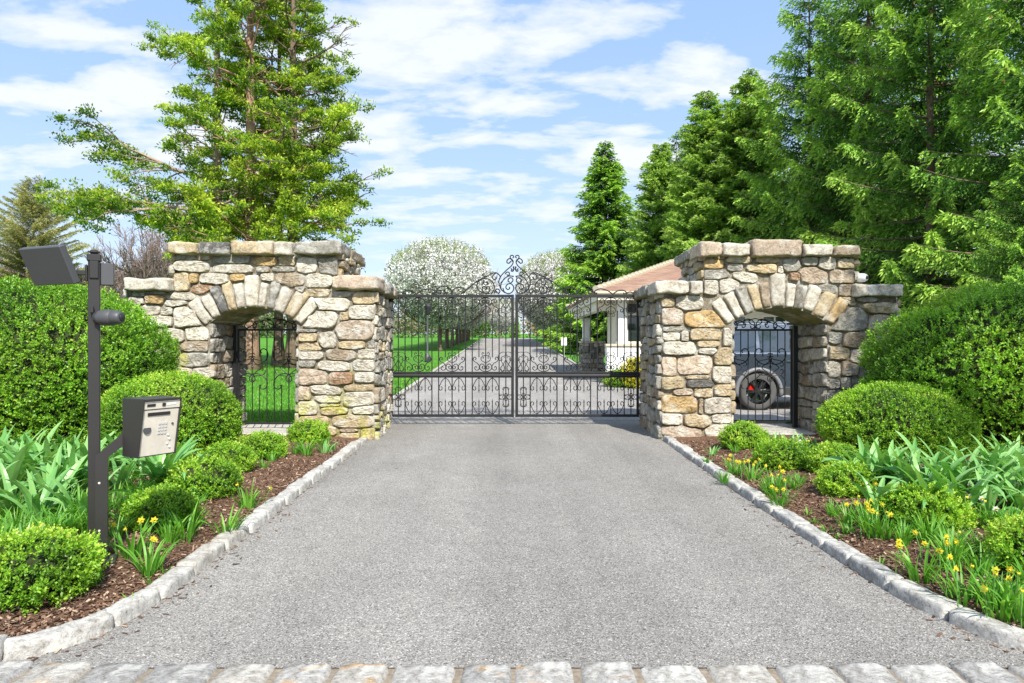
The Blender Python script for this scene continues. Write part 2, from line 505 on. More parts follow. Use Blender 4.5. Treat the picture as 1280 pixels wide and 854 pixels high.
nt.links.new(f1, bp.inputs['Height']); nt.links.new(bp.outputs[0], b.inputs['Normal']); nt.links.new(b.outputs[0], out.inputs['Surface'])
M['mulch'] = m

def bedz(x, y):
    """height of the planted beds beside the drive"""
    e = (kx(KL, y) - .13) - x if x < 0 else x - (kx(KR, y) + .13)
    e = max(e, 0)
    n = mnoise.noise(Vector((x * 1.3, y * 1.3, 3.3))) * .025 + mnoise.noise(Vector((x * 6, y * 6, 1.3))) * .008
    fy = min(1.0, max(0.0, (10.35 - y) / 1.3))
    return .035 + (.02 + .10 * fy) * (1 - math.exp(-e / .5)) + n * min(1, e / .15)
def bed(name, K, sgn, xout):
    V = []; F = []
    ys = np.arange(2.98, 10.75, .09)
    us = [0, .04, .1, .18, .27, .36, .46, .57, .7, .85, 1.0, 1.2, 1.45, 1.75, 2.1, 2.5, 3.0, 3.6, 4.4, 5.4, 6.6, 8.0]
    for y in ys:
        k = kx(K, y) + sgn * .10
        for u in us:
            x = k + sgn * u
            V.append((x, y, bedz(x, y)))
    n = len(us)
    for j in range(len(ys) - 1):
        for i in range(n - 1):
            a = j * n + i
            F.append((a, a + 1, a + n + 1, a + n) if sgn > 0 else (a, a + n, a + n + 1, a + 1))
    mb = MB(); mb.add(V, F)
    return setp(mb.build(name, M['mulch'], smooth=True), kind='structure')
bed('mulch_bed', KL, -1, -9); bed('mulch_bed', KR, 1, 9)

# loose bark chips
def chips(n, K, sgn):
    y = 3.0 + 7.0 * rs.rand(n) ** 1.7
    u = .12 + rs.rand(n) ** 1.3 * 2.2
    x = np.array([kx(K, a) for a in y]) + sgn * u
    z = np.array([bedz(a, c) for a, c in zip(x, y)]) + .004 + .012 * rs.rand(n)
    d = rs.normal(size=(n, 3)); d[:, 2] *= .3; d = norm(d)
    P = np.stack([x, y, z], 1)
    s = norm(np.cross(d, np.array([0, 0, 1.0]) + .5 * rs.normal(size=(n, 3))))
    L = (.010 + .034 * rs.rand(n) ** 2)[:, None]; W = (.003 + .006 * rs.rand(n))[:, None]
    return np.stack([P - d * L * .5 - s * W, P + d * L * .5 - s * W * .6, P + d * L * .5 + s * W, P - d * L * .5 + s * W * .7], 1)
def litter(n, K, sgn):
    y = 3.15 + 8.5 * rs.rand(n) ** 1.4; u = -.015 - .22 * rs.rand(n) ** 3
    x = np.array([kx(K, a) for a in y]) + sgn * u; P = np.stack([x, y, np.full(n, .006)], 1)
    a = rs.rand(n) * 6.28; d = np.stack([np.cos(a), np.sin(a), .08 * rs.normal(size=n)], 1); s = np.stack([-np.sin(a), np.cos(a), .08 * rs.normal(size=n)], 1)
    L = (.006 + .022 * rs.rand(n) ** 2)[:, None]; W = (.003 + .005 * rs.rand(n))[:, None]
    return np.stack([P - d * L - s * W, P + d * L - s * W, P + d * L + s * W, P - d * L + s * W], 1)
V = np.concatenate([chips(26000, KL, -1), chips(26000, KR, 1), litter(210, KL, -1), litter(180, KR, 1)])
M['chip'] = foliage('bark_chips', [(0, (.05, .03, .02)), (.45, (.16, .09, .06)), (.8, (.28, .18, .12)), (1, (.45, .35, .26))], trans=0.02, rough=1)
o = link_mesh('bark_chips', quad_mesh('bark_chips', V, rs.rand(len(V))), M['chip'])
setp(o, 'loose brown bark mulch chips scattered over both planted beds', 'mulch', kind='stuff')

# ------------------------------------------------------------------ kerb blocks and setts
GR = [(.42, .41, .385), (.385, .375, .355), (.46, .45, .42), (.35, .345, .33), (.43, .41, .37)]
def kerb(K, sgn, label, group, s0, blen):
    ysf = np.linspace(2.72, 10.35, 1500)
    P = np.array([(kx(K, y), y) for y in ysf])
    # smooth the polyline
    for _ in range(200):
        P[1:-1] = .5 * P[1:-1] + .25 * (P[:-2] + P[2:])
    S = np.concatenate([[0], np.cumsum(np.linalg.norm(np.diff(P, axis=0), axis=1))])
    s = s0; i = 0
    while s < S[-1] - .12:
        L = blen * (.82 + .36 * rs.rand())
        e = min(s + L, S[-1])
        def at(q): return np.array([np.interp(q, S, P[:, 0]), np.interp(q, S, P[:, 1])])
        c0, c1 = at(s + .006), at(e - .006)
        h = .066 + .016 * rs.rand(); wd = .11 + .02 * rs.rand(); dz = .007 * rs.normal(); lean = .006 * rs.normal()
        def fm(Q):
            t = (Q[:, 0:1] + 1) / 2
            q = s + .009 + t[:, 0] * (e - s - .018)
            XY = np.stack([np.interp(q, S, P[:, 0]), np.interp(q, S, P[:, 1])], 1)
            dr = (c1 - c0) / np.linalg.norm(c1 - c0)
            nrm = np.array([dr[1], -dr[0]]) * sgn
            v = (Q[:, 1] + 1) / 2
            z = -.09 + (Q[:, 2] + 1) / 2 * (.09 + h) + dz * (Q[:, 2] + 1) / 2
            batter = (1 - (Q[:, 2] + 1) / 2) * -.022
            off = batter * (1 - v) + v * wd + lean
            XY = XY + nrm * off[:, None]
            return np.concatenate([XY, z[:, None]], 1)
        V, F = rough_block(fm, None, (12, 5, 6), i * 7 + (0 if sgn < 0 else 300), .009, 18.0, 13, 36)
        base = np.array(GR[rs.randint(len(GR))]) * (.92 + .16 * rs.rand())
        mb = MB(); mb.add(V, F, base)
        ctr = (c0 + c1) / 2
        mb.v[0] = mb.v[0] - np.array([ctr[0], ctr[1], 0])
        o = mb.build('kerb_block', M['granite'], smooth=True)
        o.location = (ctr[0], ctr[1], 0)
        setp(o, label, 'kerbstone', group)
        s = e; i += 1
kerb(KL, -1, 'rough grey granite block in the kerb edging the left side of the drive', 'granite kerb blocks left of the drive', .05, .45)
kerb(KR, 1, 'rough grey granite block in the kerb edging the right side of the drive', 'granite kerb blocks right of the drive', .12, .42)

# sett row at the street end
x = -3.3; i = 0
while x < 3.4:
    L = .235 + .07 * rs.rand(); yo = .012 * rs.normal() - (.0055 * abs(x)) + .01
    top = .012 + .004 * rs.normal()
    y1 = 3.165 + yo + (.03 if x < 0 else .035) * (abs(x) / 2.5) ** 2
    V, F = rough_block(boxmap(-L / 2 + .003, L / 2 - .003, -.27, 0, -.12, top), None, (12, 12, 3), 600 + i, .012, 7.0, 9, 26)
    mb = MB(); base = np.array(GR[rs.randint(len(GR))]) * (.80 + .14 * rs.rand())
    cc = np.tile(base, (len(V), 1))
    if i in (8, 9, 11, 12, 13, 4):       # rust streaks on some of the setts
        q = np.array([mnoise.noise(Vector((v[0] * 9 + i, v[1] * 22, 0))) for v in V])
        k = np.clip((q - .28) * 2.5, 0, .6)[:, None]
        cc = cc * (1 - k) + np.array([.55, .30, .07]) * k
    mb.add(V, F, cc)
    o = mb.build('paving_sett', M['granite'], smooth=True); o.location = (x + L / 2, y1, 0)
    o.rotation_euler = (0, 0, rs.normal() * .02)
    setp(o, 'rust stained pale granite sett in the row across the foot of the drive' if i in (8, 9, 11, 12, 13, 4) else 'plain grey granite sett in the row across the foot of the drive',
         'paving stone', 'rust stained setts at the street end' if i in (8, 9, 11, 12, 13, 4) else 'granite setts at the street end')
    x += L + .005 + .008 * rs.rand(); i += 1
mb = MB(); mb.add(*box(-3.6, 3.6, 2.6, 3.3, -.2, -.007))
M['sand'] = simple('joint_sand', (.24, .20, .15), 1.0, bump=.6, bscale=120, var=.4, vscale=40)
setp(mb.build('sett_bedding_ground', M['sand']), kind='structure')
# small tar spots and grit on the drive
# ------------------------------------------------------------------ stone gateways
SC = {'w': (.53, .49, .41), 'g': (.31, .295, .255), 'd': (.13, .125, .12), 't': (.45, .365, .235), 'o': (.44, .31, .15), 'r': (.35, .225, .14),
      'y': (.36, .34, .08), 'b': (.34, .275, .20), 'p': (.45, .365, .28)}
MORTAR = (.235, .205, .155)
YF = 10.45; PX = YF / 853.0

def sup(dx, dy, a, b, n): return (np.abs(dx / a) ** n + np.abs(dy / b) ** n) ** (1 / n)

def lay_stones(mb, S, frame, inside, seed, hscale=1.0, gap=.008, grow=1.34, nseg=34):
    """S: list of (cx,cy,a,b,rot,colour) in face coordinates; frame(u,v,d)->3D, d = distance out of the face"""
    rg = np.random.RandomState(seed)
    C = np.array([[s[0], s[1]] for s in S]); A = np.array([s[2] for s in S]); B = np.array([s[3] for s in S]); Rr = np.array([s[4] for s in S])
    N = 3.2 + 3.2 * rg.rand(len(S))
    ts = np.linspace(.55, grow, 26)
    th = 2 * PI * np.arange(nseg) / nseg
    for i in range(len(S)):
        if not bool(np.all(inside(C[i, 0:1], C[i, 1:2]))): continue
        a, b, n = A[i], B[i], N[i]
        r = 1 / ((np.abs(np.cos(th) / a) ** n + np.abs(np.sin(th) / b) ** n) ** (1 / n))
        ph = rg.rand() * 10
        wob = np.array([mnoise.noise(Vector((math.cos(t) * 1.3 + ph, math.sin(t) * 1.3, ph))) for t in th])
        near = [j for j in range(len(S)) if j != i and abs(C[j, 0] - C[i, 0]) < (A[j] + a) * 1.5 + .05 and abs(C[j, 1] - C[i, 1]) < (B[j] + b) * 1.5 + .05]
        cr, sr = math.cos(Rr[i]), math.sin(Rr[i])
        out = np.zeros((nseg, 2)); ok = np.ones(nseg)
        for k in range(nseg):
            rr = r[k] * ts
            lx, ly = rr * math.cos(th[k]), rr * math.sin(th[k])
            px, py = C[i, 0] + lx * cr - ly * sr, C[i, 1] + lx * sr + ly * cr
            good = np.ones(len(ts), bool)
            g = gap / min(a, b)
            for j in near:
                dx, dy = px - C[j, 0], py - C[j, 1]
                c2, s2 = math.cos(-Rr[j]), math.sin(-Rr[j])
                dj = sup(dx * c2 - dy * s2, dx * s2 + dy * c2, A[j], B[j], N[j])
                good &= (ts - 1) * min(a, b) + gap * .5 < (dj - 1) * min(A[j], B[j]) - gap * .5
            good &= inside(px, py)
            t = .55
            for q in range(len(ts)):
                if good[q]: t = ts[q]
                else: break
            t = min(t, 1.14 + .22 * wob[k]) if t > .7 else t
            lx, ly = r[k] * t * math.cos(th[k]), r[k] * t * math.sin(th[k])
            out[k] = (C[i, 0] + lx * cr - ly * sr, C[i, 1] + lx * sr + ly * cr)
        # soften the outline
        out = .72 * out + .14 * (np.roll(out, 1, 0) + np.roll(out, -1, 0))
        ctr = out.mean(0)
        h = hscale * (.026 + .042 * rg.rand()); tilt = rg.normal(size=2) * .05
        rings = [(1.0, -.03), (.992, .35), (.96, .82), (.88, 1.0), (.72, 1.02), (.52, 1.03), (.34, 1.02), (.17, 1.0)]
        V = []; m = nseg
        off = rg.rand(3) * 50
        for f, hh in rings:
            for k in range(m):
                p = ctr + (out[k] - ctr) * f
                d = h * hh if hh > 0 else -.03
                if hh > .2:
                    q = Vector((p[0] * 9 + off[0], p[1] * 9 + off[1], off[2]))
                    q2 = Vector((p[0] * 30 + off[0], p[1] * 42 + off[1], off[2]))
                    d += (.017 * mnoise.noise(q) + .011 * mnoise.noise(q2)) * min(1, hh) + (p - ctr) @ tilt * (hh > .5)
                    d = max(d, .004 * hh)
                V.append(frame(p[0], p[1], d))
        V.append(frame(ctr[0], ctr[1], h * 1.03))
        F = []
        for q in range(len(rings) - 1):
            for k in range(m):
                k2 = (k + 1) % m
                F.append((q * m + k, q * m + k2, (q + 1) * m + k2, (q + 1) * m + k))
        for k in range(m):
            F.append(((len(rings) - 1) * m + k, (len(rings) - 1) * m + (k + 1) % m, len(rings) * m))
        base = np.array(SC[S[i][5]] if isinstance(S[i][5], str) else S[i][5]) * (.88 + .24 * rg.rand())
        mb.add(V, F, base)

def parse(txt, x0, y0, sc=3.05):
    out = []
    for tok in txt.split(';'):
        tok = tok.strip()
        if not tok: continue
        p = [q.strip() for q in tok.split(',')]
        a = [float(q) for q in p[:4]]; rot = R(-float(p[5])) if len(p) > 5 else 0
        px0, px1 = x0 + a[0] / sc, x0 + a[2] / sc; py0, py1 = y0 + a[1] / sc, y0 + a[3] / sc
        out.append(((((px0 + px1) / 2) - 640) * PX, EYE + (427 - (py0 + py1) / 2) * PX, (px1 - px0) / 2 * PX, (py1 - py0) / 2 * PX, rot, p[4]))
    return out

def random_rows(u0, u1, v0, v1, seed, hmin=.11, hmax=.24, cols='wwwgtpbbtw'):
    rg = np.random.RandomState(seed); S = []; v = v0
    while v < v1 - .05:
        h = min(hmin + (hmax - hmin) * rg.rand(), v1 - v)
        u = u0 - .05 * rg.rand()
        while u < u1 - .03:
            wd = h * (1.0 + 1.9 * rg.rand()); wd = min(wd, .5)
            if u + wd > u1 - .08: wd = u1 - u
            S.append((u + wd / 2, v + h / 2 + .02 * rg.normal(), wd / 2 * .97, h / 2 * (.9 + .12 * rg.rand()), .06 * rg.normal(), cols[rg.randint(len(cols))]))
            u += wd
        v += h
    return S

LEFT = """85,258,130,280,g;130,258,215,272,g;72,280,130,308,w;130,268,200,305,o;208,292,290,318,w;75,308,185,348,w;190,316,240,350,w;85,350,133,378,t;135,350,235,390,w;
238,308,352,392,w,-6;128,390,165,418,w;165,402,282,458,w;225,262,315,290,w;105,418,160,450,t;283,394,378,445,w;258,448,405,488,b;150,458,218,500,w;220,464,262,502,t;200,503,255,545,y;
255,489,380,545,g;380,490,420,510,g;380,510,440,545,g;215,548,305,598,t;308,547,420,598,w;420,548,442,585,g;262,600,395,626,w;397,592,440,630,t;180,503,200,540,g;300,630,380,665,t;382,632,440,665,w;
200,602,262,630,g;200,632,300,668,b;220,670,320,705,w;322,668,440,706,t;200,706,300,745,g;302,708,440,745,w;200,748,330,790,t;332,748,440,790,b;200,792,300,830,w;302,792,440,830,g;
110,452,150,490,w;125,492,178,530,t;140,532,212,575,g;
240,118,325,140,g;325,118,383,140,b;385,120,535,155,g;238,142,378,186,w;384,152,545,188,w;240,182,300,258,t,-8;302,190,333,226,o;338,189,448,230,w;450,191,508,218,o;303,230,392,267,r;
535,127,632,160,o;636,124,700,160,t;552,163,606,185,g;610,163,703,184,g;574,190,620,222,w;622,186,736,238,b;705,132,780,190,w;792,135,866,196,g;742,188,838,244,w;702,240,738,265,g;736,248,832,280,t;
744,282,912,332,w,2;836,260,913,278,g;916,264,1000,306,t;902,310,1012,364,w;712,332,866,397,w,-3;868,337,903,370,t;856,368,998,444,p;710,400,785,414,g;712,416,788,448,t;788,415,858,474,w;
868,446,970,478,t;712,452,805,484,t;972,448,1015,474,g;708,486,810,518,w,-3;816,477,935,520,b,3;937,476,1010,516,w;712,520,785,545,g;778,524,913,560,w,2;916,516,1005,560,w;708,554,822,611,p;
828,566,923,614,r;926,566,1005,604,w;708,622,757,672,p;758,617,880,652,w,4;782,652,880,682,w;877,608,1000,637,t;878,640,1003,696,w,-3;708,676,785,727,w;787,682,880,696,b;798,698,903,728,t;
918,692,1005,728,w,-8;710,732,832,769,t;838,724,1000,777,t;738,770,868,806,t;846,780,945,793,b;866,795,945,822,t;708,772,740,806,g;700,808,860,850,t;948,780,1005,822,t;865,826,990,850,g"""
RIGHT = """302,136,380,171,o;345,120,383,134,t;386,126,485,151,t;498,129,595,150,t;286,176,400,212,g;392,153,450,181,g;412,184,502,223,w,5;466,153,595,188,t;579,160,605,187,w;
600,131,672,181,g;674,131,735,159,g;737,131,802,178,w;808,136,878,171,t;630,188,674,217,r;660,167,775,230,p,4;778,174,880,228,b;716,232,812,270,g;814,230,880,276,b;806,280,880,312,t;300,214,358,268,w;
362,208,440,262,w;442,226,480,250,t;137,285,192,317,t;194,278,300,330,w;306,283,378,324,w;142,320,222,387,p;232,332,402,395,o;150,390,228,411,g;374,397,410,465,w;247,399,372,444,t;215,408,245,450,w;
147,414,213,444,w;272,445,360,470,t;150,448,273,500,w;287,472,372,496,w;342,471,407,540,t;147,506,200,580,p;202,501,332,575,p;332,542,412,608,w;145,582,228,628,t;232,574,330,591,t;242,592,345,624,d;
190,628,262,652,p;264,624,335,661,t;340,612,415,655,t;147,656,280,719,o;282,665,300,725,b;300,661,412,723,w,-4;147,724,222,765,w;227,726,330,778,t,3;332,724,412,759,w;150,770,292,815,p,4;308,766,412,812,w,-3;
150,818,280,850,t;285,816,412,850,w;
775,320,925,408,g;930,345,1010,422,p;906,302,1042,341,t;774,414,828,455,g;830,414,942,471,b;757,472,853,514,t;860,480,935,534,w,-4;946,424,1000,455,w;752,527,823,580,w;827,527,888,577,b;892,542,960,588,g;
747,594,818,627,g;822,588,862,630,w;864,590,910,630,g;722,632,860,692,g;867,634,905,665,t;762,696,850,739,g;718,700,758,760,g;742,742,840,800,g;853,692,925,740,w;950,460,1000,500,g;962,504,1010,540,w;
940,592,1000,630,t;885,280,960,298,g;908,668,980,700,b;930,702,990,740,g;843,742,920,800,t;922,745,990,800,w;722,802,830,840,w;832,802,960,840,g;1000,428,1040,470,b"""

def arch_face_inside(ax0, ax1, zs, zc, rout):
    """outside the opening and outside the ring of arch stones"""
    ch = (ax1 - ax0) / 2; rise = zc - zs; Rr = (ch * ch + rise * rise) / (2 * rise); cxx = (ax0 + ax1) / 2; cz = zc - Rr
    def f(u, v):
        r = np.hypot(u - cxx, v - cz)
        hole = (np.abs(u - cxx) < ch + .005) & (v < zs)
        ring = (r < Rr + rout) & (v > cz) & (np.abs(np.arctan2(u - cxx, v - cz)) < math.asin(ch / Rr) + .07) & (v > zs - .12)
        return ~(hole | ring)
    return f, (cxx, cz, Rr, ch)

def gateway(side):
    Lf = side < 0
    o = thing('stone_gateway', 'stone gate pier with arched side opening left of the drive, lawn behind its arch' if Lf else
              'stone gate pier with arched side opening right of the drive, a car behind its arch', 'gateway',
              (-3.95 if Lf else 4.1, YF + .6, 0))
    ax0, ax1 = (-4.63, -3.27) if Lf else (3.36, 4.83)
    zs, zc = 1.78, 2.02
    yb = YF + 1.28
    X = dict(wing0=-5.90, main0=-5.17, main1=-2.66, pier1=-2.11) if Lf else dict(wing0=5.89, main0=5.24, main1=2.93, pier1=2.29)
    zt_main, zt_pier, zt_wing = (2.84, 2.27, 2.31) if Lf else (2.84, 2.25, 2.21)
    xb = -2.22 if Lf else 2.37          # pier side at the back
    yback = 12.35
    inside0, (cxx, cz, Rr, ch) = arch_face_inside(ax0, ax1, zs, zc, .42)
    # ---- mortar core
    mb = MB()
    def prism(pts, y0, y1, col=MORTAR):
        """pts (x,z) counter-clockwise seen from the front, extruded y0..y1"""
        n = len(pts)
        V = [(p[0], y0, p[1]) for p in pts] + [(p[0], y1, p[1]) for p in pts]
        F = [tuple(range(n)), tuple(range(2 * n - 1, n - 1, -1))] + [(i, i + n, (i + 1) % n + n, (i + 1) % n) for i in range(n)]
        mb.add(V, F, col)
    lo, hi = (min(X['main0'], X['main1']), max(X['main0'], X['main1']))
    # main block left of, right of and over the arch
    prism([(lo, -.15), (ax0, -.15), (ax0, zs), (lo, zs)], YF, yb)
    prism([(ax1, -.15), (hi, -.15), (hi, zs), (ax1, zs)], YF, yb)
    arc = [(cxx + Rr * math.sin(t), cz + Rr * math.cos(t)) for t in np.linspace(-math.asin(ch / Rr), math.asin(ch / Rr), 17)]
    for i in range(16):
        a, c = arc[i], arc[i + 1]
        prism([a, c, (c[0], zt_main), (a[0], zt_main)], YF, yb)
    prism([(lo, zs), (ax0, zs), (ax0, zt_main), (lo, zt_main)], YF, yb)
    prism([(ax1, zs), (hi, zs), (hi, zt_main), (ax1, zt_main)], YF, yb)
    # pier beside the drive (reaches back to the gate) and wing
    p0, p1 = X['main1'], X['pier1']
    def quadprism(x0f, x1f, x0b, x1b, y0, y1, z0, z1):
        V = [(x0f, y0, z0), (x1f, y0, z0), (x1b, y1, z0), (x0b, y1, z0), (x0f, y0, z1), (x1f, y0, z1), (x1b, y1, z1), (x0b, y1, z1)]
        F = [(0, 3, 2, 1), (4, 5, 6, 7), (0, 1, 5, 4), (1, 2, 6, 5), (2, 3, 7, 6), (3, 0, 4, 7)]
        if x1f < x0f: F = [f[::-1] for f in F]
        mb.add(V, F, MORTAR)
    quadprism(p0, p1, p0, xb, YF + .004, yback, -.15, zt_pier)
    quadprism(X['wing0'], X['main0'], X['wing0'], X['main0'], YF + .004, yb - .1, -.15, zt_wing)
    # ---- front stones
    S = parse(LEFT if Lf else RIGHT, 140 if Lf else 780, 280)
    xa, xz = min(X['wing0'], X['pier1']), max(X['wing0'], X['pier1'])
    def inside(u, v):
        top = np.where((u > lo) & (u < hi), zt_main, np.where(np.abs(u - X['pier1']) < np.abs(u - X['wing0']), zt_pier, zt_wing))
        return inside0(u, v) & (u > xa - .015) & (u < xz + .015) & (v < top + .005) & (v > -.15)
    lay_stones(mb, S, lambda u, v, d: (u, YF - d, v), inside, 11 if Lf else 12)
    # ---- pier side facing the drive
    sg = 1 if Lf else -1
    def fr_side(u, v, d):            # u = distance from the front corner
        t = u / (yback - YF)
        return (p1 + (xb - p1) * t + sg * d, YF + u, v)
    lay_stones(mb, random_rows(0.02, yback - YF, -.02, zt_pier, 31 if Lf else 32, cols='gggbwtgb' if not Lf else 'wwgwtbgw'), fr_side,
               lambda u, v: (u > -.012) & (u < yback - YF + .01) & (v < zt_pier), 41, 1.2)
    # main block side above the pier
    lay_stones(mb, random_rows(0.02, yb - YF, zt_pier + .2, zt_main, 33, cols='ggbwt'), lambda u, v, d: (X['main1'] + sg * d, YF + u, v),
               lambda u, v: (u > -.012) & (u < yb - YF + .01) & (v < zt_main), 42, 1.2)
    # jambs
    lay_stones(mb, random_rows(0.0, yb - YF, 0, zs, 35, cols='ggbwtg'), lambda u, v, d: (ax0 + d, YF + u, v), lambda u, v: (u > .0) & (u < yb - YF) & (v < zs) & (v > -.1), 43, 1.2)
    lay_stones(mb, random_rows(0.0, yb - YF, 0, zs, 36, cols='ggbwtg'), lambda u, v, d: (ax1 - d, YF + u, v), lambda u, v: (u > .0) & (u < yb - YF) & (v < zs) & (v > -.1), 44, 1.2)
    # outer end of the wing and backs
    lay_stones(mb, random_rows(0.0, yb - .1 - YF, 0, zt_wing, 37), lambda u, v, d: (X['wing0'] - sg * d, YF + u, v), lambda u, v: (v < zt_wing) & (u < 1.2), 45)
    lay_stones(mb, random_rows(0.0, .6, zt_wing + .2, zt_main, 38), lambda u, v, d: (X['main0'] - sg * d, YF + u, v), lambda u, v: (v < zt_main), 46)
    insb = arch_face_inside(ax0, ax1, zs, zc, .05)[0]
    lay_stones(mb, random_rows(lo, hi, 0, zt_main, 39), lambda u, v, d: (u, yb + d, v), lambda u, v: insb(u, v) & (v < zt_main) & (u > lo) & (u < hi), 47)
    lay_stones(mb, random_rows(min(p0, xb), max(p0, xb), 0, zt_pier, 40), lambda u, v, d: (u, yback + d, v), lambda u, v: (v < zt_pier) & (u > min(p0, xb)) & (u < max(p0, xb)), 48)
    # moss near the foot of the left pier
    if Lf:
        for k, (v, c) in enumerate(zip(mb.v, mb.c)):
            P = v
            q = np.array([mnoise.noise(Vector(p * 4.0)) for p in P[:]]) if len(P) else np.zeros(0)
            near = np.clip(1.0 - np.hypot((P[:, 0] + 2.85) / .75, (P[:, 2] - .25) / .55), 0, 1) * (P[:, 1] < 11.6)
            near2 = np.clip(1.0 - np.hypot((P[:, 0] + 5.05) / .22, (P[:, 2] - 1.12) / .3), 0, 1)
            near3 = np.clip(1.0 - np.hypot((P[:, 1] - 10.9) / 1.2, (P[:, 2] - .12) / .35), 0, 1) * (np.abs(P[:, 0] + 2.1) < .2)
            kf = np.clip((q + .12) * 3.2, 0, 1) * np.clip((near + near2 + near3) * 1.5, 0, .6)
            mb.c[k] = (c * (1 - kf[:, None]) + np.array([.46, .47, .05]) * kf[:, None]).astype(np.float32)
    mb.build('masonry', M['stone'], o, smooth=False, world=True)
    # ---- arch ring
    mr = MB()
    spec = [('w', 1.0), ('w', .95), ('d' if Lf else 'g', .9), ('t' if Lf else 't', .85), ('w' if Lf else 'b', .85), ('w', 1.25), ('w', .75), ('g', .85), ('w', 1.1), ('t', 1.15), ('w' if Lf else 'o', 1.0)]
    tot = sum(s[1] for s in spec); A = math.asin(ch / Rr) + .06; a0 = -A
    for k, (cc, wd) in enumerate(spec):
        a1 = a0 + 2 * A * wd / tot
        ro = .38 + .09 * rs.rand() + (.08 if k == 5 else 0) + (.05 if k in (0, 10) else 0)
        ri = .0 - .018 * rs.rand()
        yf = YF - .035 - .025 * rs.rand()
        def fm(Q, a0=a0, a1=a1, ro=ro, ri=ri, yf=yf):
            g = .004 / Rr
            a = a0 + g + (Q[:, 0] + 1) / 2 * (a1 - a0 - 2 * g)
            r = Rr + ri + (Q[:, 2] + 1) / 2 * (ro - ri)
            y = yf + (Q[:, 1] + 1) / 2 * (yb + .02 - yf)
            return np.stack([cxx + r * np.sin(a), y, cz + r * np.cos(a)], 1)
        V, F = rough_block(fm, None, (8, 8, 14), 900 + k + (50 if Lf else 0), .022, 12.0, 6, 24)
        mr.add(V, F, np.array(SC[cc]) * (.9 + .2 * rs.rand()))
        a0 = a1
    mr.build('arch_stones', M['stone'], o, smooth=True, world=True)
    # ---- coping
    def cope(x0, x1, z0, z1, y0, y1, c, seed, skew=0.0):
        fm0 = boxmap(x0 + .006, x1 - .006, y0, y1, z0, z1)
        def fm(Q):
            P = fm0(Q); P[:, 0] += skew * (P[:, 1] - y0) / (y1 - y0); return P
        nx = max(6, int(abs(x1 - x0) / .035)); ny = max(6, int((y1 - y0) / .09))
        V, F = rough_block(fm, None, (nx, ny, 9), seed, .034, 14.0, 5, 19)
        q = MB(); q.add(V, F, np.array(SC[c]) * (.9 + .2 * rs.rand()))
        q.build('coping_stone', M['stone'], o, smooth=True, world=True)
    px = lambda p: (p - 640) * (YF - .16) / 853
    zp = lambda y: EYE + (427 - y) * (YF - .16) / 853
    if Lf:
        for k, (a, c, top, cc) in enumerate([(209, 246.5, 302, 't'), (247, 286, 302, 'd'), (286.5, 340, 300.5, 't'), (340.5, 365, 301.5, 'w'), (365.5, 426, 301, 'g')]):
            cope(px(a), px(c), zp(318 + (k % 2)), zp(top), YF - .17, yb + .12 if k < 4 else YF + .55, cc, 1000 + k)
        cope(px(372), px(426), 2.83, 3.0, YF + .56, yb + .5, 'b', 1010, -.03)
        cope(px(152), px(213), zp(363.5), zp(347), YF - .17, yb, 'w', 1011)
        cope(px(413), px(472), zp(362), zp(344.5), YF - .16, YF + .55, 'p', 1012)
        cope(px(418), px(475), 2.27, 2.44, YF + .56, YF + 1.25, 'g', 1013, -.02)
        cope(px(418), px(475), 2.27, 2.43, YF + 1.26, yback + .12, 'b', 1014, -.08)
    else:
        for k, (a, c, top, cc) in enumerate([(875, 903, 302, 'p'), (903.5, 939, 303, 'w'), (939.5, 1005, 299, 'p'), (1005.5, 1042, 305, 'w'), (1042.5, 1077, 306, 'b')]):
            cope(px(a), px(c), zp(320 + (k == 2)), zp(top), YF - .17, yb + .12 if k else YF + .5, cc, 1100 + k)
        cope(px(875), px(925), 2.83, 3.0, YF + .51, yb + .5, 'g', 1110, .05)
        cope(px(1068), px(1132), zp(371), zp(355), YF - .17, yb, 'w', 1111)
        cope(px(818), px(862), zp(367), zp(351), YF - .17, YF + .5, 'w', 1112)
        cope(px(862.5), px(880), zp(367), zp(351.5), YF - .17, YF + .4, 'w', 1113)
        cope(px(816), px(872), 2.25, 2.42, YF + .51, YF + 1.2, 'g', 1114, .02)
        cope(px(818), px(872), 2.25, 2.41, YF + 1.21, yback + .1, 'b', 1115, .05)
    # ---- threshold slab in the opening
    ts_ = MB()
    V, F = rough_block(boxmap(ax0 + .03, ax1 - .03, YF + .12, yb + .3, -.12, .075), None, (14, 10, 4), 1200, .008, 12, 4, 20)
    ts_.add(V, F, (.47, .455, .41)); ts_.build('threshold_slab', M['granite'], o, smooth=True, world=True)
    return o
GW_L = gateway(-1); GW_R = gateway(1)

# security camera on the right gateway
c = thing('wall_camera', 'small white round security camera on the outer end of the right stone pier', 'security camera', (5.26, YF - .02, 2.47))
mb = MB(); V, F = lathe([(0, -.115), (.045, -.11), (.065, -.075), (.07, -.02), (.066, .05), (.05, .08), (0, .085)], 20, 'y'); mb.add(rotz(V, R(35)), F)
mb.v[0] = mb.v[0] + np.array([.05, 0, .0]); mb.build('housing', M['white_plastic'], c, smooth=True)
mb = MB(); V, F = lathe([(.0, -.128), (.022, -.125), (.036, -.108), (.036, -.09)], 16, 'y'); mb.add(rotz(V, R(35)), F); mb.v[0] = mb.v[0] + np.array([.05, 0, 0]); mb.build('lens', M['dark'], c, smooth=True)
mb = MB(); V, F = lathe([(0, -.03), (.05, -.03), (.05, .0), (0, 0)], 16, 'x'); mb.add(np.array(V) + np.array([-.0, .02, 0]), F); mb.build('mount', M['dark'], c)
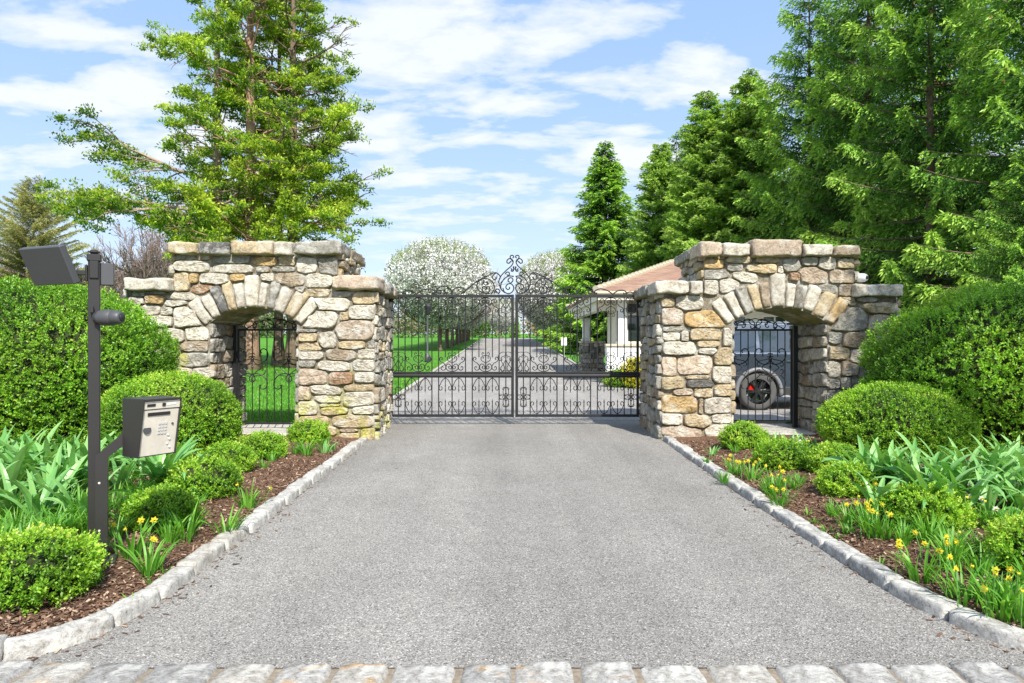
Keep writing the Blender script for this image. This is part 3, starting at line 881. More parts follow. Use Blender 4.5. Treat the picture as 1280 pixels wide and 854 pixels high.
# ------------------------------------------------------------------ box bushes and hedges
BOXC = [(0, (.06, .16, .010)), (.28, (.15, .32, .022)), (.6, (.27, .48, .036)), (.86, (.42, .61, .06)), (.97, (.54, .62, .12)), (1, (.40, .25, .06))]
M['box'] = foliage('box_leaves', BOXC, .30, .45, .4, .14, 2.0)
M['box_hedge'] = foliage('hedge_leaves', [(0, (.05, .145, .010)), (.3, (.13, .30, .02)), (.65, (.24, .46, .034)), (.92, (.38, .58, .055)), (1, (.36, .26, .08))], .28, .42, .45, .16, 1.4)
M['box_olive'] = foliage('sparse_leaves', [(0, (.07, .14, .015)), (.4, (.14, .26, .03)), (.75, (.24, .37, .05)), (.9, (.38, .42, .09)), (1, (.34, .20, .06))], .28, .45, .4, .2, 2.0)

def bush_quads(rx, ry, h, n, leaf, seed, lump=.06, zlow=-.97, depth=.13, sq=2.0, thin=0.0, tufts=10, lift=.5):
    """leaf sprigs over a lumpy dome with base at z=0"""
    rg = np.random.RandomState(seed)
    cz = h * .45; rz = h - cz
    d = rg.normal(size=(int(n * 1.35), 3)); d = norm(d)
    d = d[d[:, 2] > zlow][:n]; n = len(d)
    off = rg.rand(3) * 30
    ln = np.array([mnoise.noise(Vector(q * 2.6 + off)) + .6 * mnoise.noise(Vector(q * 6 + off)) + .4 * mnoise.noise(Vector(q * 13 + off)) for q in d])
    q = (np.abs(d) ** sq).sum(1) ** (-1 / sq)
    rad = q * (1 + lump * ln - depth * rg.rand(n) ** 1.8)
    sc = np.array([rx, ry, 1.0])
    rad = rad + (rg.rand(n) > .975) * rg.rand(n) * .055 / max(rx, .4)
    P = d * rad[:, None] * sc
    hor = np.maximum(np.hypot(d[:, 0], d[:, 1]), .25)
    P[:, :2] *= np.where(d[:, 2] < 0, hor ** -.72, 1.0)[:, None]
    zr = np.where(d[:, 2] > 0, rz, cz * 1.02)
    P[:, 2] = cz + d[:, 2] * rad * zr
    keep = P[:, 2] > .01
    if thin:
        tn = np.array([mnoise.noise(Vector(p * 2.2 + off)) for p in P])
        keep &= rg.rand(n) < np.clip(1 - thin * (tn > .02) - .0, 0, 1)
    P = P[keep]; d = d[keep]; n = len(P)
    nrm = norm(d / sc)
    sd = norm(nrm * .75 + np.array([0, 0, lift]) + .45 * rg.normal(size=(n, 3)))
    out = []; rn = []
    tone = rg.rand(n)
    stem = leaf * 2.6
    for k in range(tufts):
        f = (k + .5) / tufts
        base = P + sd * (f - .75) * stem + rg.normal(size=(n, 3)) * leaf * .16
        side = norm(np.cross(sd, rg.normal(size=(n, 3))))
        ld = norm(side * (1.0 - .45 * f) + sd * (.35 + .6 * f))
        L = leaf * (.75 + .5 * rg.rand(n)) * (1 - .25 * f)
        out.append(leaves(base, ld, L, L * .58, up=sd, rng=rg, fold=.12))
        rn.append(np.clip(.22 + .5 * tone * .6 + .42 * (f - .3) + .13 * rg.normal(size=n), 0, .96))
    V = np.concatenate(out); r = np.concatenate(rn)
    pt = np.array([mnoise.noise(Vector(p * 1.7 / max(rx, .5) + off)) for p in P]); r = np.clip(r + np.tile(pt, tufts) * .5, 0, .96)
    r[rg.rand(len(r)) > .994] = 1.0
    return V, r

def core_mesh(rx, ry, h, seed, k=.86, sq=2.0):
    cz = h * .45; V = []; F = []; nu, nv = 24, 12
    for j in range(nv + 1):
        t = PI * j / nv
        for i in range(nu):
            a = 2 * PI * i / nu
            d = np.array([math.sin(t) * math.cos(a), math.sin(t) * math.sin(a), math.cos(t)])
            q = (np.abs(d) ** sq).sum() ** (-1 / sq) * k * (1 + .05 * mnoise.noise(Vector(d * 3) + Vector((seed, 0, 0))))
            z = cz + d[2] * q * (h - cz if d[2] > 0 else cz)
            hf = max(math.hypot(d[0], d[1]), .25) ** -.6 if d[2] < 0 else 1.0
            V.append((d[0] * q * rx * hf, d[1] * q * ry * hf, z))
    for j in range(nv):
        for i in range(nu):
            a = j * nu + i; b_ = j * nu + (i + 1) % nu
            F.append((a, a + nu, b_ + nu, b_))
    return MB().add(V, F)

def twig_bits(rx, ry, h, n, seed, zone):
    rg = np.random.RandomState(seed); mb = MB()
    for k in range(n):
        a = zone[0] + (zone[1] - zone[0]) * rg.rand(); z = zone[2] + (zone[3] - zone[2]) * rg.rand()
        s = math.sqrt(max(.05, 1 - ((z / h - .45) / .55) ** 2))
        p = np.array([rx * s * math.cos(a), ry * s * math.sin(a), z]) * np.array([.9, .9, 1])
        d = norm(np.array([math.cos(a), math.sin(a), .4]) + .5 * rg.normal(size=3))
        pts = [p - d * .12, p + d * .02 + .02 * rg.normal(size=3), p + d * .13 + .03 * rg.normal(size=3)]
        mb.add(*tube(pts, [.006, .004, .002], 4), (.3, .22, .15))
    return mb

def bush(name, label, cat, x, y, rx, ry, h, n, leaf, seed, mat='box', group=None, lump=.06, sq=2.0, thin=0.0, depth=.13, z0=None, rz=0, twigs=None, k=.86, lift=.5):
    o = thing(name, label, cat, (x, y, bedz(x, min(y, 10.4)) - .02 if z0 is None else z0), rz, group)
    V, r = bush_quads(rx, ry, h, n, leaf, seed, lump, sq=sq, thin=thin, depth=depth, lift=lift)
    link_mesh('foliage', quad_mesh('foliage', V, r), M[mat], o)
    core_mesh(rx, ry, h, seed, k, sq).build('dark_core', M['core'], o, smooth=True)  # solid dark core, added to stop the view through the leaves
    if twigs:
        for t in twigs:
            pass
        mb = MB()
        for i, t in enumerate(twigs):
            tb = twig_bits(rx, ry, h, t[0], seed + i, t[1:]); 
            for v, c in zip(tb.v, tb.c): mb.v.append(v); mb.c.append(c)
            mb.f += [tuple(q + mb.n for q in f) for f in tb.f]; mb.n += tb.n
        mb.build('bare_twigs', M['twig'], o)
    return o

# big clipped hedges
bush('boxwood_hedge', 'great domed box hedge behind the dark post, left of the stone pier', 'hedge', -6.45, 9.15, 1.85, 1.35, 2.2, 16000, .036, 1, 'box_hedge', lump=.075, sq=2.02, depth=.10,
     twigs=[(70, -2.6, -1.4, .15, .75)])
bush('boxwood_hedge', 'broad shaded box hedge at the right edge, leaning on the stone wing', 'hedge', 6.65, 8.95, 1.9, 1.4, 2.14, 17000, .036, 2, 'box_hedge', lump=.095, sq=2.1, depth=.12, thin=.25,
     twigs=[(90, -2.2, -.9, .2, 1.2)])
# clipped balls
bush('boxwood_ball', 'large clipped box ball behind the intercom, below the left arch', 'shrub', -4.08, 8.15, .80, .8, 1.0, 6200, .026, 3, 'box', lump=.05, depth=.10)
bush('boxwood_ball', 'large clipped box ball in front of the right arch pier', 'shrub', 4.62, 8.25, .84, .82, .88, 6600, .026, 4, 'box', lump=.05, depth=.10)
SM = [  # x, y, r, h, label
    (-2.84, 9.55, .27, .33, 'small round box bush at the foot of the left pier, last before the gate'),
    (-3.0, 8.2, .27, .32, 'small box bush second from the left pier, beside the kerb'),
    (-3.05, 7.3, .29, .31, 'small box bush close in front of the large left box ball'),
    (-2.82, 6.2, .32, .34, 'spreading low box bush midway along the left kerb, right of the intercom'),
    (-2.66, 5.15, .255, .30, 'low box bush just behind and right of the intercom post foot'),
    (-2.70, 3.84, .345, .36, 'bushy box plant at the lower left corner, in front of the intercom post'),
    (3.02, 8.9, .29, .34, 'small box bush at the foot of the right pier, nearest the gate'),
    (2.98, 7.55, .30, .34, 'second small box bush from the right pier, among yellow daffodils'),
    (3.04, 6.15, .26, .29, 'small loose box bush halfway along the right kerb'),
    (3.12, 5.15, .29, .31, 'low box bush with bronzed tips beside white daffodils on the right'),
    (3.2, 4.1, .29, .33, 'low box bush at the right edge nearest the viewer'),
    (3.35, 7.1, .27, .32, 'small box bush set back from the right kerb, below the right box ball'),
]
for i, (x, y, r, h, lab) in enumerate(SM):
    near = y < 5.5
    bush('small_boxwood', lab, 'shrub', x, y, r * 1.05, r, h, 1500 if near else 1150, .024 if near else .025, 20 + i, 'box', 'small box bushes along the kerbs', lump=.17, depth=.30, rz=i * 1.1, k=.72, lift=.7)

# ------------------------------------------------------------------ bulbs and flowers
M['strap'] = foliage('glaucous_leaves', [(0, (.05, .17, .04)), (.5, (.13, .34, .08)), (1, (.30, .52, .17))], .25, .4, .5)
M['blade'] = foliage('bulb_leaves', [(0, (.05, .17, .02)), (.5, (.12, .33, .03)), (1, (.24, .46, .07))], .35, .45, .4)
M['yellow'] = foliage('yellow_petals', [(0, (.78, .62, .03)), (1, (.86, .76, .12))], .3, .5, .3)
M['orange'] = foliage('orange_cups', [(0, (.82, .62, .03)), (1, (.86, .72, .07))], .3, .5, .3)
M['white_petal'] = foliage('white_petals', [(0, (.75, .75, .68)), (1, (.85, .85, .80))], .3, .5, .3, tint=(1, 1, .95))

def strips(rg, n, L, W, lean, droop, segs=6, base=.02, fold=.25):
    """arching strap leaves rising from the origin -> quads, rnd"""
    Q = []; rr = []
    for i in range(n):
        a = rg.rand() * 2 * PI; ln = L * (.65 + .45 * rg.rand()); wd = W * (.75 + .5 * rg.rand())
        le = lean * (.25 + 1.0 * rg.rand()); dr = droop * (.3 + 1.1 * rg.rand())
        p = np.array([math.cos(a), math.sin(a), 0]) * base * (.3 + rg.rand()); hd = le
        out = np.array([math.cos(a), math.sin(a), 0]); s = np.array([-math.sin(a), math.cos(a), 0]); tw = rg.normal() * .35
        pts = [p.copy()]; hs = [hd]
        for k in range(segs):
            d = out * math.sin(hd) + np.array([0, 0, 1]) * math.cos(hd)
            p = p + d * ln / segs; hd += dr / segs * (1 + k * .35); pts.append(p.copy()); hs.append(hd)
        tone = rg.rand()
        for k in range(segs):
            f0, f1 = k / segs, (k + 1) / segs
            w0 = wd * (math.sin(PI * min(1, .22 + .78 * f0)) ** .7) * .5; w1 = wd * (max(0, math.sin(PI * min(1, .22 + .78 * f1))) ** .7) * .5
            def sd(h, f):
                nn = out * math.cos(h) - np.array([0, 0, 1]) * math.sin(h)
                return norm(s * math.cos(tw * f) + nn * math.sin(tw * f)), nn
            s0, n0 = sd(hs[k], f0); s1, n1 = sd(hs[k + 1], f1)
            for sgn in (-1, 1):
                Q.append([pts[k], pts[k] + sgn * s0 * w0 - n0 * w0 * fold, pts[k + 1] + sgn * s1 * w1 - n1 * w1 * fold, pts[k + 1]])
                rr.append(np.clip(.15 + .6 * tone + .25 * f0 + (.08 if sgn > 0 else -.08), 0, 1))
    return np.array(Q), np.array(rr)

def mesh_strips(name, seed, **kw):
    rg = np.random.RandomState(seed); Q, r = strips(rg, **kw); return quad_mesh(name, Q, r)

# broad grey-green strap-leaved bulbs
STRAP = [mesh_strips('strap_leaves', 60 + i, n=11 + i % 3, L=.54, W=.062, lean=.42, droop=.75, segs=9, fold=.16) for i in range(5)]
for m_ in STRAP: m_.materials.append(M['strap'])
NARROW = [mesh_strips('narrow_leaves', 80 + i, n=34, L=.27, W=.014, lean=.38, droop=.7, segs=5, base=.06, fold=.1) for i in range(4)]
for m_ in NARROW: m_.materials.append(M['blade'])
GLAUC = [mesh_strips('grey_leaves', 90 + i, n=14, L=.20, W=.028, lean=.35, droop=.6, segs=5, base=.06) for i in range(3)]
for m_ in GLAUC: m_.materials.append(M['strap'])

def on_bed(name, me, x, y, rz, s, label, cat, group):
    o = bpy.data.objects.new(name, me); COL.objects.link(o)
    o.location = (x, y, bedz(x, y) - .01); o.rotation_euler = (0, 0, rz); o.scale = (s, s, s)
    return setp(o, label, cat, group)

def gp(px, py, z=.14):
    y = 853 * (EYE - z) / (py - 427); return ((px - 640) * y / 853, y)
k = 0
for px, py, s in [(8, 625, 1.05), (30, 650, .8), (45, 610, 1.1), (62, 640, .9), (88, 620, 1.0), (60, 600, 1.0), (105, 612, .95), (20, 600, 1.0), (102, 588, .9), (78, 600, .9), (2, 590, 1), (150, 620, 1.0), (205, 610, .85), (175, 600, .8), (40, 585, .9), (-25, 610, 1), (-20, 640, .9), (138, 590, .8)]:
    x, y = gp(px, py); on_bed('strap_leaf_bulb', STRAP[k % 5], x, y, k * 2.4, s, 'clump of broad grey-green strap leaves in the left bed, between hedge and intercom post', 'plant', 'broad-leaved bulbs in the left bed'); k += 1
for px, py, s in [(1080, 610, 1.0), (1110, 615, 1.1), (1140, 625, 1.15), (1165, 632, 1.05), (1195, 625, .9), (1225, 635, .95), (1250, 615, 1.0), (1275, 620, 1.1), (1300, 630, 1.0), (1210, 605, .9), (1245, 600, .9), (1180, 605, .85), (1290, 600, .9), (1270, 640, .8), (1092, 600, .8), (1235, 650, .75)]:
    x, y = gp(px, py); on_bed('strap_leaf_bulb', STRAP[k % 5], x, y, k * 2.4, s, 'clump of broad grey-green strap leaves in the right bed, before the hedge', 'plant', 'broad-leaved bulbs in the right bed'); k += 1
for px, py, s in [(100, 650, 1.0), (78, 655, .9), (20, 670, .9), (5, 690, .9), (160, 650, .9), (180, 640, .9), (195, 625, .8), (215, 650, .7), (145, 670, .7), (50, 670, .8), (85, 640, .9), (-15, 680, 1), (170, 625, .8), (235, 595, .8), (120, 655, .9)]:
    x, y = gp(px, py); on_bed('narrow_leaf_clump', NARROW[k % 4], x, y, k * 1.7, s, 'tuft of fresh green narrow bulb leaves in the left bed', 'plant', 'narrow leaved tufts in the left bed'); k += 1
for px, py, s in [(905, 590, .6), (960, 605, .65), (1000, 600, .6), (1040, 635, .6), (1015, 585, .6), (1110, 665, .7), (1165, 665, .7), (1230, 690, .8), (1262, 745, .6), (1200, 660, .7), (1280, 670, .8), (1060, 655, .5), (1215, 730, .55)]:
    x, y = gp(px, py); on_bed('narrow_leaf_clump', NARROW[k % 4], x, y, k * 1.7, s, 'tuft of fresh green narrow bulb leaves in the right bed', 'plant', 'narrow leaved tufts in the right bed'); k += 1
for px, py, s in [(30, 690, .9), (75, 672, .9), (62, 685, .8), (110, 690, .7), (300, 570, .9), (318, 565, 1.0), (280, 568, .9), (335, 562, .9), (312, 575, .8), (405, 560, .9), (415, 556, .8), (345, 556, .8)]:
    x, y = gp(px, py); on_bed('tulip_leaf_clump', GLAUC[k % 3], x, y, k * 1.3, s, 'small sprout of grey-green tulip leaves in the left bed', 'plant', 'tulip sprouts in the left bed'); k += 1
for px, py, s in [(970, 556, 1.0), (990, 560, 1.1), (1008, 562, 1.2), (1022, 566, 1.1), (955, 552, .9), (890, 562, .8), (1000, 572, 1.0), (885, 570, .7), (980, 568, .9), (1250, 660, 1.0)]:
    x, y = gp(px, py); on_bed('tulip_leaf_clump', GLAUC[k % 3], x, y, k * 1.3, s, 'small sprout of grey-green tulip leaves in the right bed', 'plant', 'tulip sprouts in the right bed'); k += 1

rj = np.random.RandomState(5)
for n_, (sx0, sx1, sy0, sy1), side in ((16, (-10, 110, 585, 660), 'left'), (8, (140, 235, 575, 625), 'left'), (18, (1070, 1300, 592, 650), 'right')):
    for q in range(n_):
        px, py = sx0 + (sx1 - sx0) * rj.rand(), sy0 + (sy1 - sy0) * rj.rand(); x, y = gp(px, py)
        on_bed('strap_leaf_bulb', STRAP[k % 5], x, y, k * 2.4, .8 + .35 * rj.rand(), 'clump of broad grey-green strap leaves in the left bed, between hedge and intercom post' if side == 'left' else 'clump of broad grey-green strap leaves in the right bed, before the hedge', 'plant', 'broad-leaved bulbs in the %s bed' % side); k += 1
for n_, (sx0, sx1, sy0, sy1), side in ((26, (-10, 110, 640, 690), 'left'), (24, (140, 250, 600, 670), 'left'), (48, (1040, 1300, 640, 750), 'right'), (10, (900, 1010, 560, 610), 'right'), (8, (300, 420, 548, 585), 'left')):
    for q in range(n_):
        px, py = sx0 + (sx1 - sx0) * rj.rand(), sy0 + (sy1 - sy0) * rj.rand(); x, y = gp(px, py)
        if (x < 0 and x > kx(KL, y) - .3) or (x > 0 and x < kx(KR, y) + .35): continue
        on_bed('narrow_leaf_clump', NARROW[k % 4], x, y, k * 1.7, .55 + .4 * rj.rand(), 'tuft of fresh green narrow bulb leaves in the %s bed' % side, 'plant', 'narrow leaved tufts in the %s bed' % side); k += 1

def flower_mesh(name, pm, cm, r, seed):
    """six petals and a cup facing +x, tilted a little down"""
    rg = np.random.RandomState(seed); V = []; rr = []
    for i in range(6):
        a = 2 * PI * i / 6 + .2
        d = np.array([-.12 + .1 * rg.rand(), math.cos(a), math.sin(a)]); s = np.array([0, -math.sin(a), math.cos(a)])
        V.append([np.zeros(3), d * r * .55 + s * r * .3, d * r, d * r * .55 - s * r * .3]); rr.append(rg.rand())
    npet = len(V)
    for i in range(8):
        a0, a1 = 2 * PI * i / 8, 2 * PI * (i + 1) / 8
        q = lambda a, rad, h: np.array([h, math.cos(a) * rad, math.sin(a) * rad])
        V.append([q(a0, r * .2, 0), q(a1, r * .2, 0), q(a1, r * .32, r * .55), q(a0, r * .32, r * .55)]); rr.append(rg.rand())
    me = quad_mesh(name, np.array(V), rr); me.materials.append(M[pm]); me.materials.append(M[cm])
    mi = [0] * npet + [1] * 8; me.polygons.foreach_set('material_index', mi)
    return me
FL_Y = flower_mesh('daffodil_flower', 'yellow', 'orange', .023, 1)
FL_W = flower_mesh('daffodil_flower', 'white_petal', 'yellow', .027, 2)
def stem_mesh(h, lean):
    return MB().add(*tube([(0, 0, 0), (lean * .3, 0, h * .6), (lean, 0, h), (lean + .015, 0, h - .004)], .0035, 5), (.1, .25, .04))
M['stem'] = simple('flower_stems', (.10, .25, .04), .5)
def daffodils(x, y, nf, seed, white, label, group, s=1.0):
    rg = np.random.RandomState(seed)
    o = thing('daffodil_clump', label, 'flowers', (x, y, bedz(x, y) - .01), 0, group)
    Q, r = strips(rg, n=26, L=.27 * s, W=.016, lean=.4, droop=.7, segs=5, base=.06, fold=.1)
    link_mesh('leaves', quad_mesh('leaves', Q, r), M['blade'], o)
    for i in range(nf):
        h = (.17 + .09 * rg.rand()) * s; le = .05 * rg.rand() + .01; a = rg.rand() * 2 * PI; bx, by = .07 * rg.normal(size=2) * s
        f = bpy.data.objects.new('flower', FL_W if white else FL_Y); COL.objects.link(f); f.parent = o
        az = -PI / 2 + rg.normal() * .9
        f.location = (bx + le * math.cos(a), by + le * math.sin(a), h); f.rotation_euler = (0, .15, az); f.scale = (.9 + .3 * rg.rand(),) * 3
        st = stem_mesh(h, le).build('stem', M['stem'], f)
        # stem is a sub-part: place it back at the clump in the flower's frame
        k_ = f.scale[0]
        st.matrix_parent_inverse = (f.matrix_basis).inverted()
        st.location = (bx, by, 0); st.rotation_euler = (0, 0, a)
    return o
D = [(165, 690, 5, 0, 'daffodil clump with five yellow blooms at the foot of the intercom post'), (186, 705, 2, 0, 'daffodil clump with two low yellow blooms on bare mulch right of the intercom post'),
     (232, 668, 0, 0, None), (283, 655, 0, 0, None), (310, 625, 2, 0, 'daffodil clump with two yellow blooms near the left kerb, beyond the intercom'),
     (940, 592, 6, 0, 'yellow daffodil clump in front of the first small box bush from the right pier'), (920, 585, 4, 0, 'short yellow daffodil clump closest to the right pier'),
     (970, 610, 6, 0, 'yellow daffodil clump before the second small box bush from the right pier'), (975, 622, 4, 0, 'low yellow daffodil clump at the kerb below the second right box bush'),
     (1095, 665, 9, 0, 'tall yellow daffodil clump between two box bushes midway along the right kerb'), (1085, 655, 4, 0, 'yellow daffodil clump half hidden behind the taller one on the right'),
     (1150, 712, 5, 0, 'yellow daffodil clump below the bronzed box bush on the right'), (1185, 705, 6, 0, 'yellow daffodil clump right of the bronzed box bush'),
     (1205, 738, 3, 0, 'small yellow daffodil clump nearest the right kerb'), (1250, 755, 4, 0, 'yellow daffodil clump at the lower right corner by the kerb'), (1275, 762, 3, 0, 'last yellow daffodil clump at the right picture edge'),
     (1215, 660, 5, 1, 'white daffodil clump behind the bronzed box bush on the right'), (1265, 640, 5, 1, 'white daffodil clump among strap leaves at the far right'), (1150, 632, 3, 1, 'white daffodil clump at the foot of the big strap leaves on the right'),
     (1180, 640, 2, 1, 'pair of white daffodils beside the right strap leaves'), (1110, 640, 3, 0, 'small yellow daffodil clump left of the strap leaves on the right'),
     (1000, 575, 3, 1, 'white daffodil clump by the right arch threshold')]
for i, (px, py, nf, wh, lab) in enumerate(D):
    x, y = gp(px, py, .12)
    daffodils(x, y, nf, 200 + i, wh, lab or 'leafy daffodil clump without blooms beside the left kerb', 'daffodil clumps' if lab else 'daffodil clumps without blooms', 1.0 if y < 7 else .9)
# low seedlings on the mulch
for i, (px, py) in enumerate([(205, 708), (192, 722), (168, 745), (210, 690), (120, 730), (1018, 648), (1035, 660), (1048, 668), (1100, 700), (1010, 640)]):
    x, y = gp(px, py, .08)
    rg = np.random.RandomState(400 + i); Q, r = strips(rg, n=9, L=.09, W=.012, lean=.6, droop=.5, segs=3, base=.02)
    me = quad_mesh('seedling', Q, r); me.materials.append(M['blade'])
    on_bed('seedling', me, x, y, 0, 1, 'tiny green seedling on the bare mulch beside the %s kerb' % ('left' if px < 640 else 'right'), 'plant', 'seedlings beside the %s kerb' % ('left' if px < 640 else 'right'))
# ------------------------------------------------------------------ wrought iron
def curl(kind='S', turns=1.1, n=48, tau=.19):
    """polyline with spiral eyes at both ends, from (0,0) eye to (1,0) eye"""
    s = np.linspace(0, 1, n)
    A = 2 * PI * turns / tau
    kk = A * np.exp(-s / tau) + (A if kind == 'C' else -A) * np.exp(-(1 - s) / tau)
    h = np.concatenate([[0], np.cumsum((kk[1:] + kk[:-1]) / 2 * np.diff(s))])
    P = np.concatenate([[[0, 0]], np.cumsum(np.stack([np.cos(h), np.sin(h)], 1)[:-1] * (1 / (n - 1)), 0)])
    d = P[-1] - P[0]; L = np.hypot(*d); c, s_ = d / L
    return ((P - P[0]) @ np.array([[c, -s_], [s_, c]])) / L
_cu = {(k, t): curl(k, t) for k in 'SC' for t in (.8, 1.1)}

def scroll(p0, p1, kind='S', turns=1.1, flip=False):
    Q = _cu[(kind, turns)].copy()
    if flip: Q[:, 1] *= -1
    p0 = np.array(p0, float); d = np.array(p1, float) - p0
    return p0 + np.stack([Q[:, 0] * d[0] - Q[:, 1] * d[1], Q[:, 0] * d[1] + Q[:, 1] * d[0]], 1)

def spline(pts, k=7):
    P = np.array(pts, float); out = []
    E = np.concatenate([[2 * P[0] - P[1]], P, [2 * P[-1] - P[-2]]])
    for i in range(1, len(E) - 2):
        for t in np.linspace(0, 1, k, endpoint=False):
            out.append(.5 * ((2 * E[i]) + (-E[i - 1] + E[i + 1]) * t + (2 * E[i - 1] - 5 * E[i] + 4 * E[i + 1] - E[i + 2]) * t * t + (-E[i - 1] + 3 * E[i] - 3 * E[i + 1] + E[i + 2]) * t ** 3))
    out.append(E[-2]); return np.array(out)

class Iron:
    def __init__(self, mx=lambda x: x, y=0.0): self.mb = MB(); self.mx = mx; self.y = y
    def line(self, Q, r=.006, sides=5):
        if r < .0075: r = r * 1.25
        Q = np.asarray(Q, float)
        P = np.stack([[self.mx(q[0]) for q in Q], np.full(len(Q), self.y), Q[:, 1]], 1)
        self.mb.add(*tube(P, r, sides)); return self
    def bar(self, x0, x1, z0, z1, d=.02, b=.004):
        a, c = sorted((self.mx(x0), self.mx(x1))); self.mb.add(*bevbox(a, c, self.y - d, self.y + d, z0, z1, b)); return self
    def knob(self, x, z, r=.014):
        V, F = lathe([(0, -r), (r * .7, -r * .7), (r, 0), (r * .7, r * .7), (0, r)], 8); self.mb.add(np.array(V) + np.array([self.mx(x), self.y, z]), F); return self
    def build(self, name, parent): return self.mb.build(name, M['iron'], parent, smooth=False)

def drive_gate(xh, xl, label, sgn):
    o = thing('driveway_gate', label, 'gate', (xh, 12.3, 0), 0, 'iron driveway gate leaves')
    W = abs(xl - xh); mx = lambda x: sgn * x
    z0, zm0, zm1, z1 = .14, .86, .955, 2.345
    I = lambda y=0: Iron(mx, y)
    f = I(); f.bar(0, .042, z0, z1, .024).bar(W - .05, W, z0, z1, .026).bar(.042, W - .05, z1 - .05, z1 - .002, .023).bar(.042, W - .05, z0 + .002, z0 + .05, .023)
    f.build('frame', o)
    r = I(); r.bar(.043, W - .051, zm0 + .058, zm1, .02); r.line([(.02, zm0 + .022), (W - .03, zm0 + .022)], .034, 10); r.build('middle_rail', o)
    sp = (W - .046) / 18; xs = [.021 + sp * i for i in range(19)]
    full = {1, 2, 4, 6, 7, 9, 11, 12, 14, 16, 17}
    for i in range(1, 18):
        p = I()
        if i in full: p.line([(xs[i], z0 + .05), (xs[i], z1 - .05)], .0098, 6)
        elif i in (3, 5, 8, 10, 13, 15): p.line([(xs[i], zm1 + .27), (xs[i], z1 - .30)], .0085, 6).knob(xs[i], zm1 + .27, .012).knob(xs[i], z1 - .30, .012)
        p.build('picket', o)
    # three lyre panels, upper part
    for c in (4, 9, 14):
        s = I(-.004); x = xs[c]
        for e in (-1, 1):
            X = lambda u: x + e * u * sp
            for zb, up in ((zm1, 1), (z1 - .05, -1)):
                Z = lambda v: zb + up * v
                fl = (e * up) > 0
                # outer scroll rolling along the panel edge, heart at the middle, small curls above
                s.line(spline([(X(1.30), Z(.075)), (X(1.42), Z(.095)), (X(1.58), Z(.085)), (X(1.60), Z(.05)), (X(1.35), Z(.028)), (X(1.02), Z(.045)), (X(.95), Z(.10)), (X(1.25), Z(.155)), (X(1.70), Z(.185)), (X(1.86), Z(.225)), (X(1.72), Z(.262)), (X(1.48), Z(.255)), (X(1.45), Z(.225)), (X(1.6), Z(.215))], 5), .0065)
                s.line(spline([(X(.34), Z(.085)), (X(.45), Z(.098)), (X(.52), Z(.08)), (X(.42), Z(.058)), (X(.2), Z(.05)), (X(.12), Z(.085)), (X(.3), Z(.125)), (X(.62), Z(.14)), (X(.88), Z(.105)), (X(.84), Z(.05)), (X(.5), Z(.018)), (X(0), Z(.004))], 5), .0065)
                s.line(spline([(X(0), Z(.155)), (X(.25), Z(.175)), (X(.62), Z(.205)), (X(.70), Z(.25)), (X(.5), Z(.275)), (X(.33), Z(.255)), (X(.42), Z(.235))], 5), .006)
                s.line(spline([(X(.06), Z(.30)), (X(.3), Z(.285)), (X(.55), Z(.31)), (X(.48), Z(.345)), (X(.28), Z(.34)), (X(.3), Z(.322))], 5), .0055)
        s.build('lyre_scrolls', o)
        s = I(-.004)                                         # lower part: pointed arches with spears
        for e in (-1, 1):
            xa = x + e * sp
            for zb, up in ((zm0 - .01, -1), (z0 + .05, 1)):
                Z = lambda v: zb + up * v
                for q in (-1, 1):
                    X = lambda u: xa + q * u * sp
                    s.line(spline([(X(0), Z(.005)), (X(.35), Z(.035)), (X(.68), Z(.10)), (X(.92), Z(.18)), (X(.78), Z(.225)), (X(.52), Z(.215)), (X(.5), Z(.17)), (X(.68), Z(.165))]), .006)
                s.line([(xa, Z(.0)), (xa, Z(.25))], .006).knob(xa, Z(.15), .013)
                V, F = lathe([(0, 0), (.013, .02), (.006, .05), (0, .085)], 6); V = np.array(V); V[:, 2] *= up
                s.mb.add(V + np.array([mx(xa), -.004, Z(.2)]), F)
        s.build('arch_scrolls', o)
    for c in (1, 17):                                        # narrow panels at the stiles
        s = I(-.004); x = xs[c]
        for e in (-1, 1):
            X = lambda u: x + e * u * sp
            for zb, up in ((zm1, 1), (z1 - .05, -1)):
                Z = lambda v: zb + up * v; fl = (e * up) > 0
                s.line(scroll((X(.65), Z(.05)), (X(.22), Z(.25)), 'S', .8, fl), .0055)
                s.line(spline([(X(0), Z(.22)), (X(.35), Z(.14)), (X(.8), Z(.06)), (X(.6), Z(.01)), (X(.1), Z(.02))]), .0055)
                s.line(scroll((X(.25), Z(.30)), (X(.6), Z(.24)), 'C', .8, fl), .005)
            for up in (-1, 1):
                s.line(scroll((X(.62), .50 + up * .03), (X(.35), .50 + up * .12), 'C', .8, (e * up) > 0), .0055)
            s.line([(X(0), .42), (X(.3), .47), (X(.55), .50), (X(.3), .53), (X(0), .58)], .005)
        s.build('stile_scrolls', o)
    # crest: traced as distances from the latch and above the top rail
    c = I(); K = .00236
    T = lambda pts: [(W + .005 - (615 - a) * K, z1 + (541 - b_) * K) for a, b_ in pts]
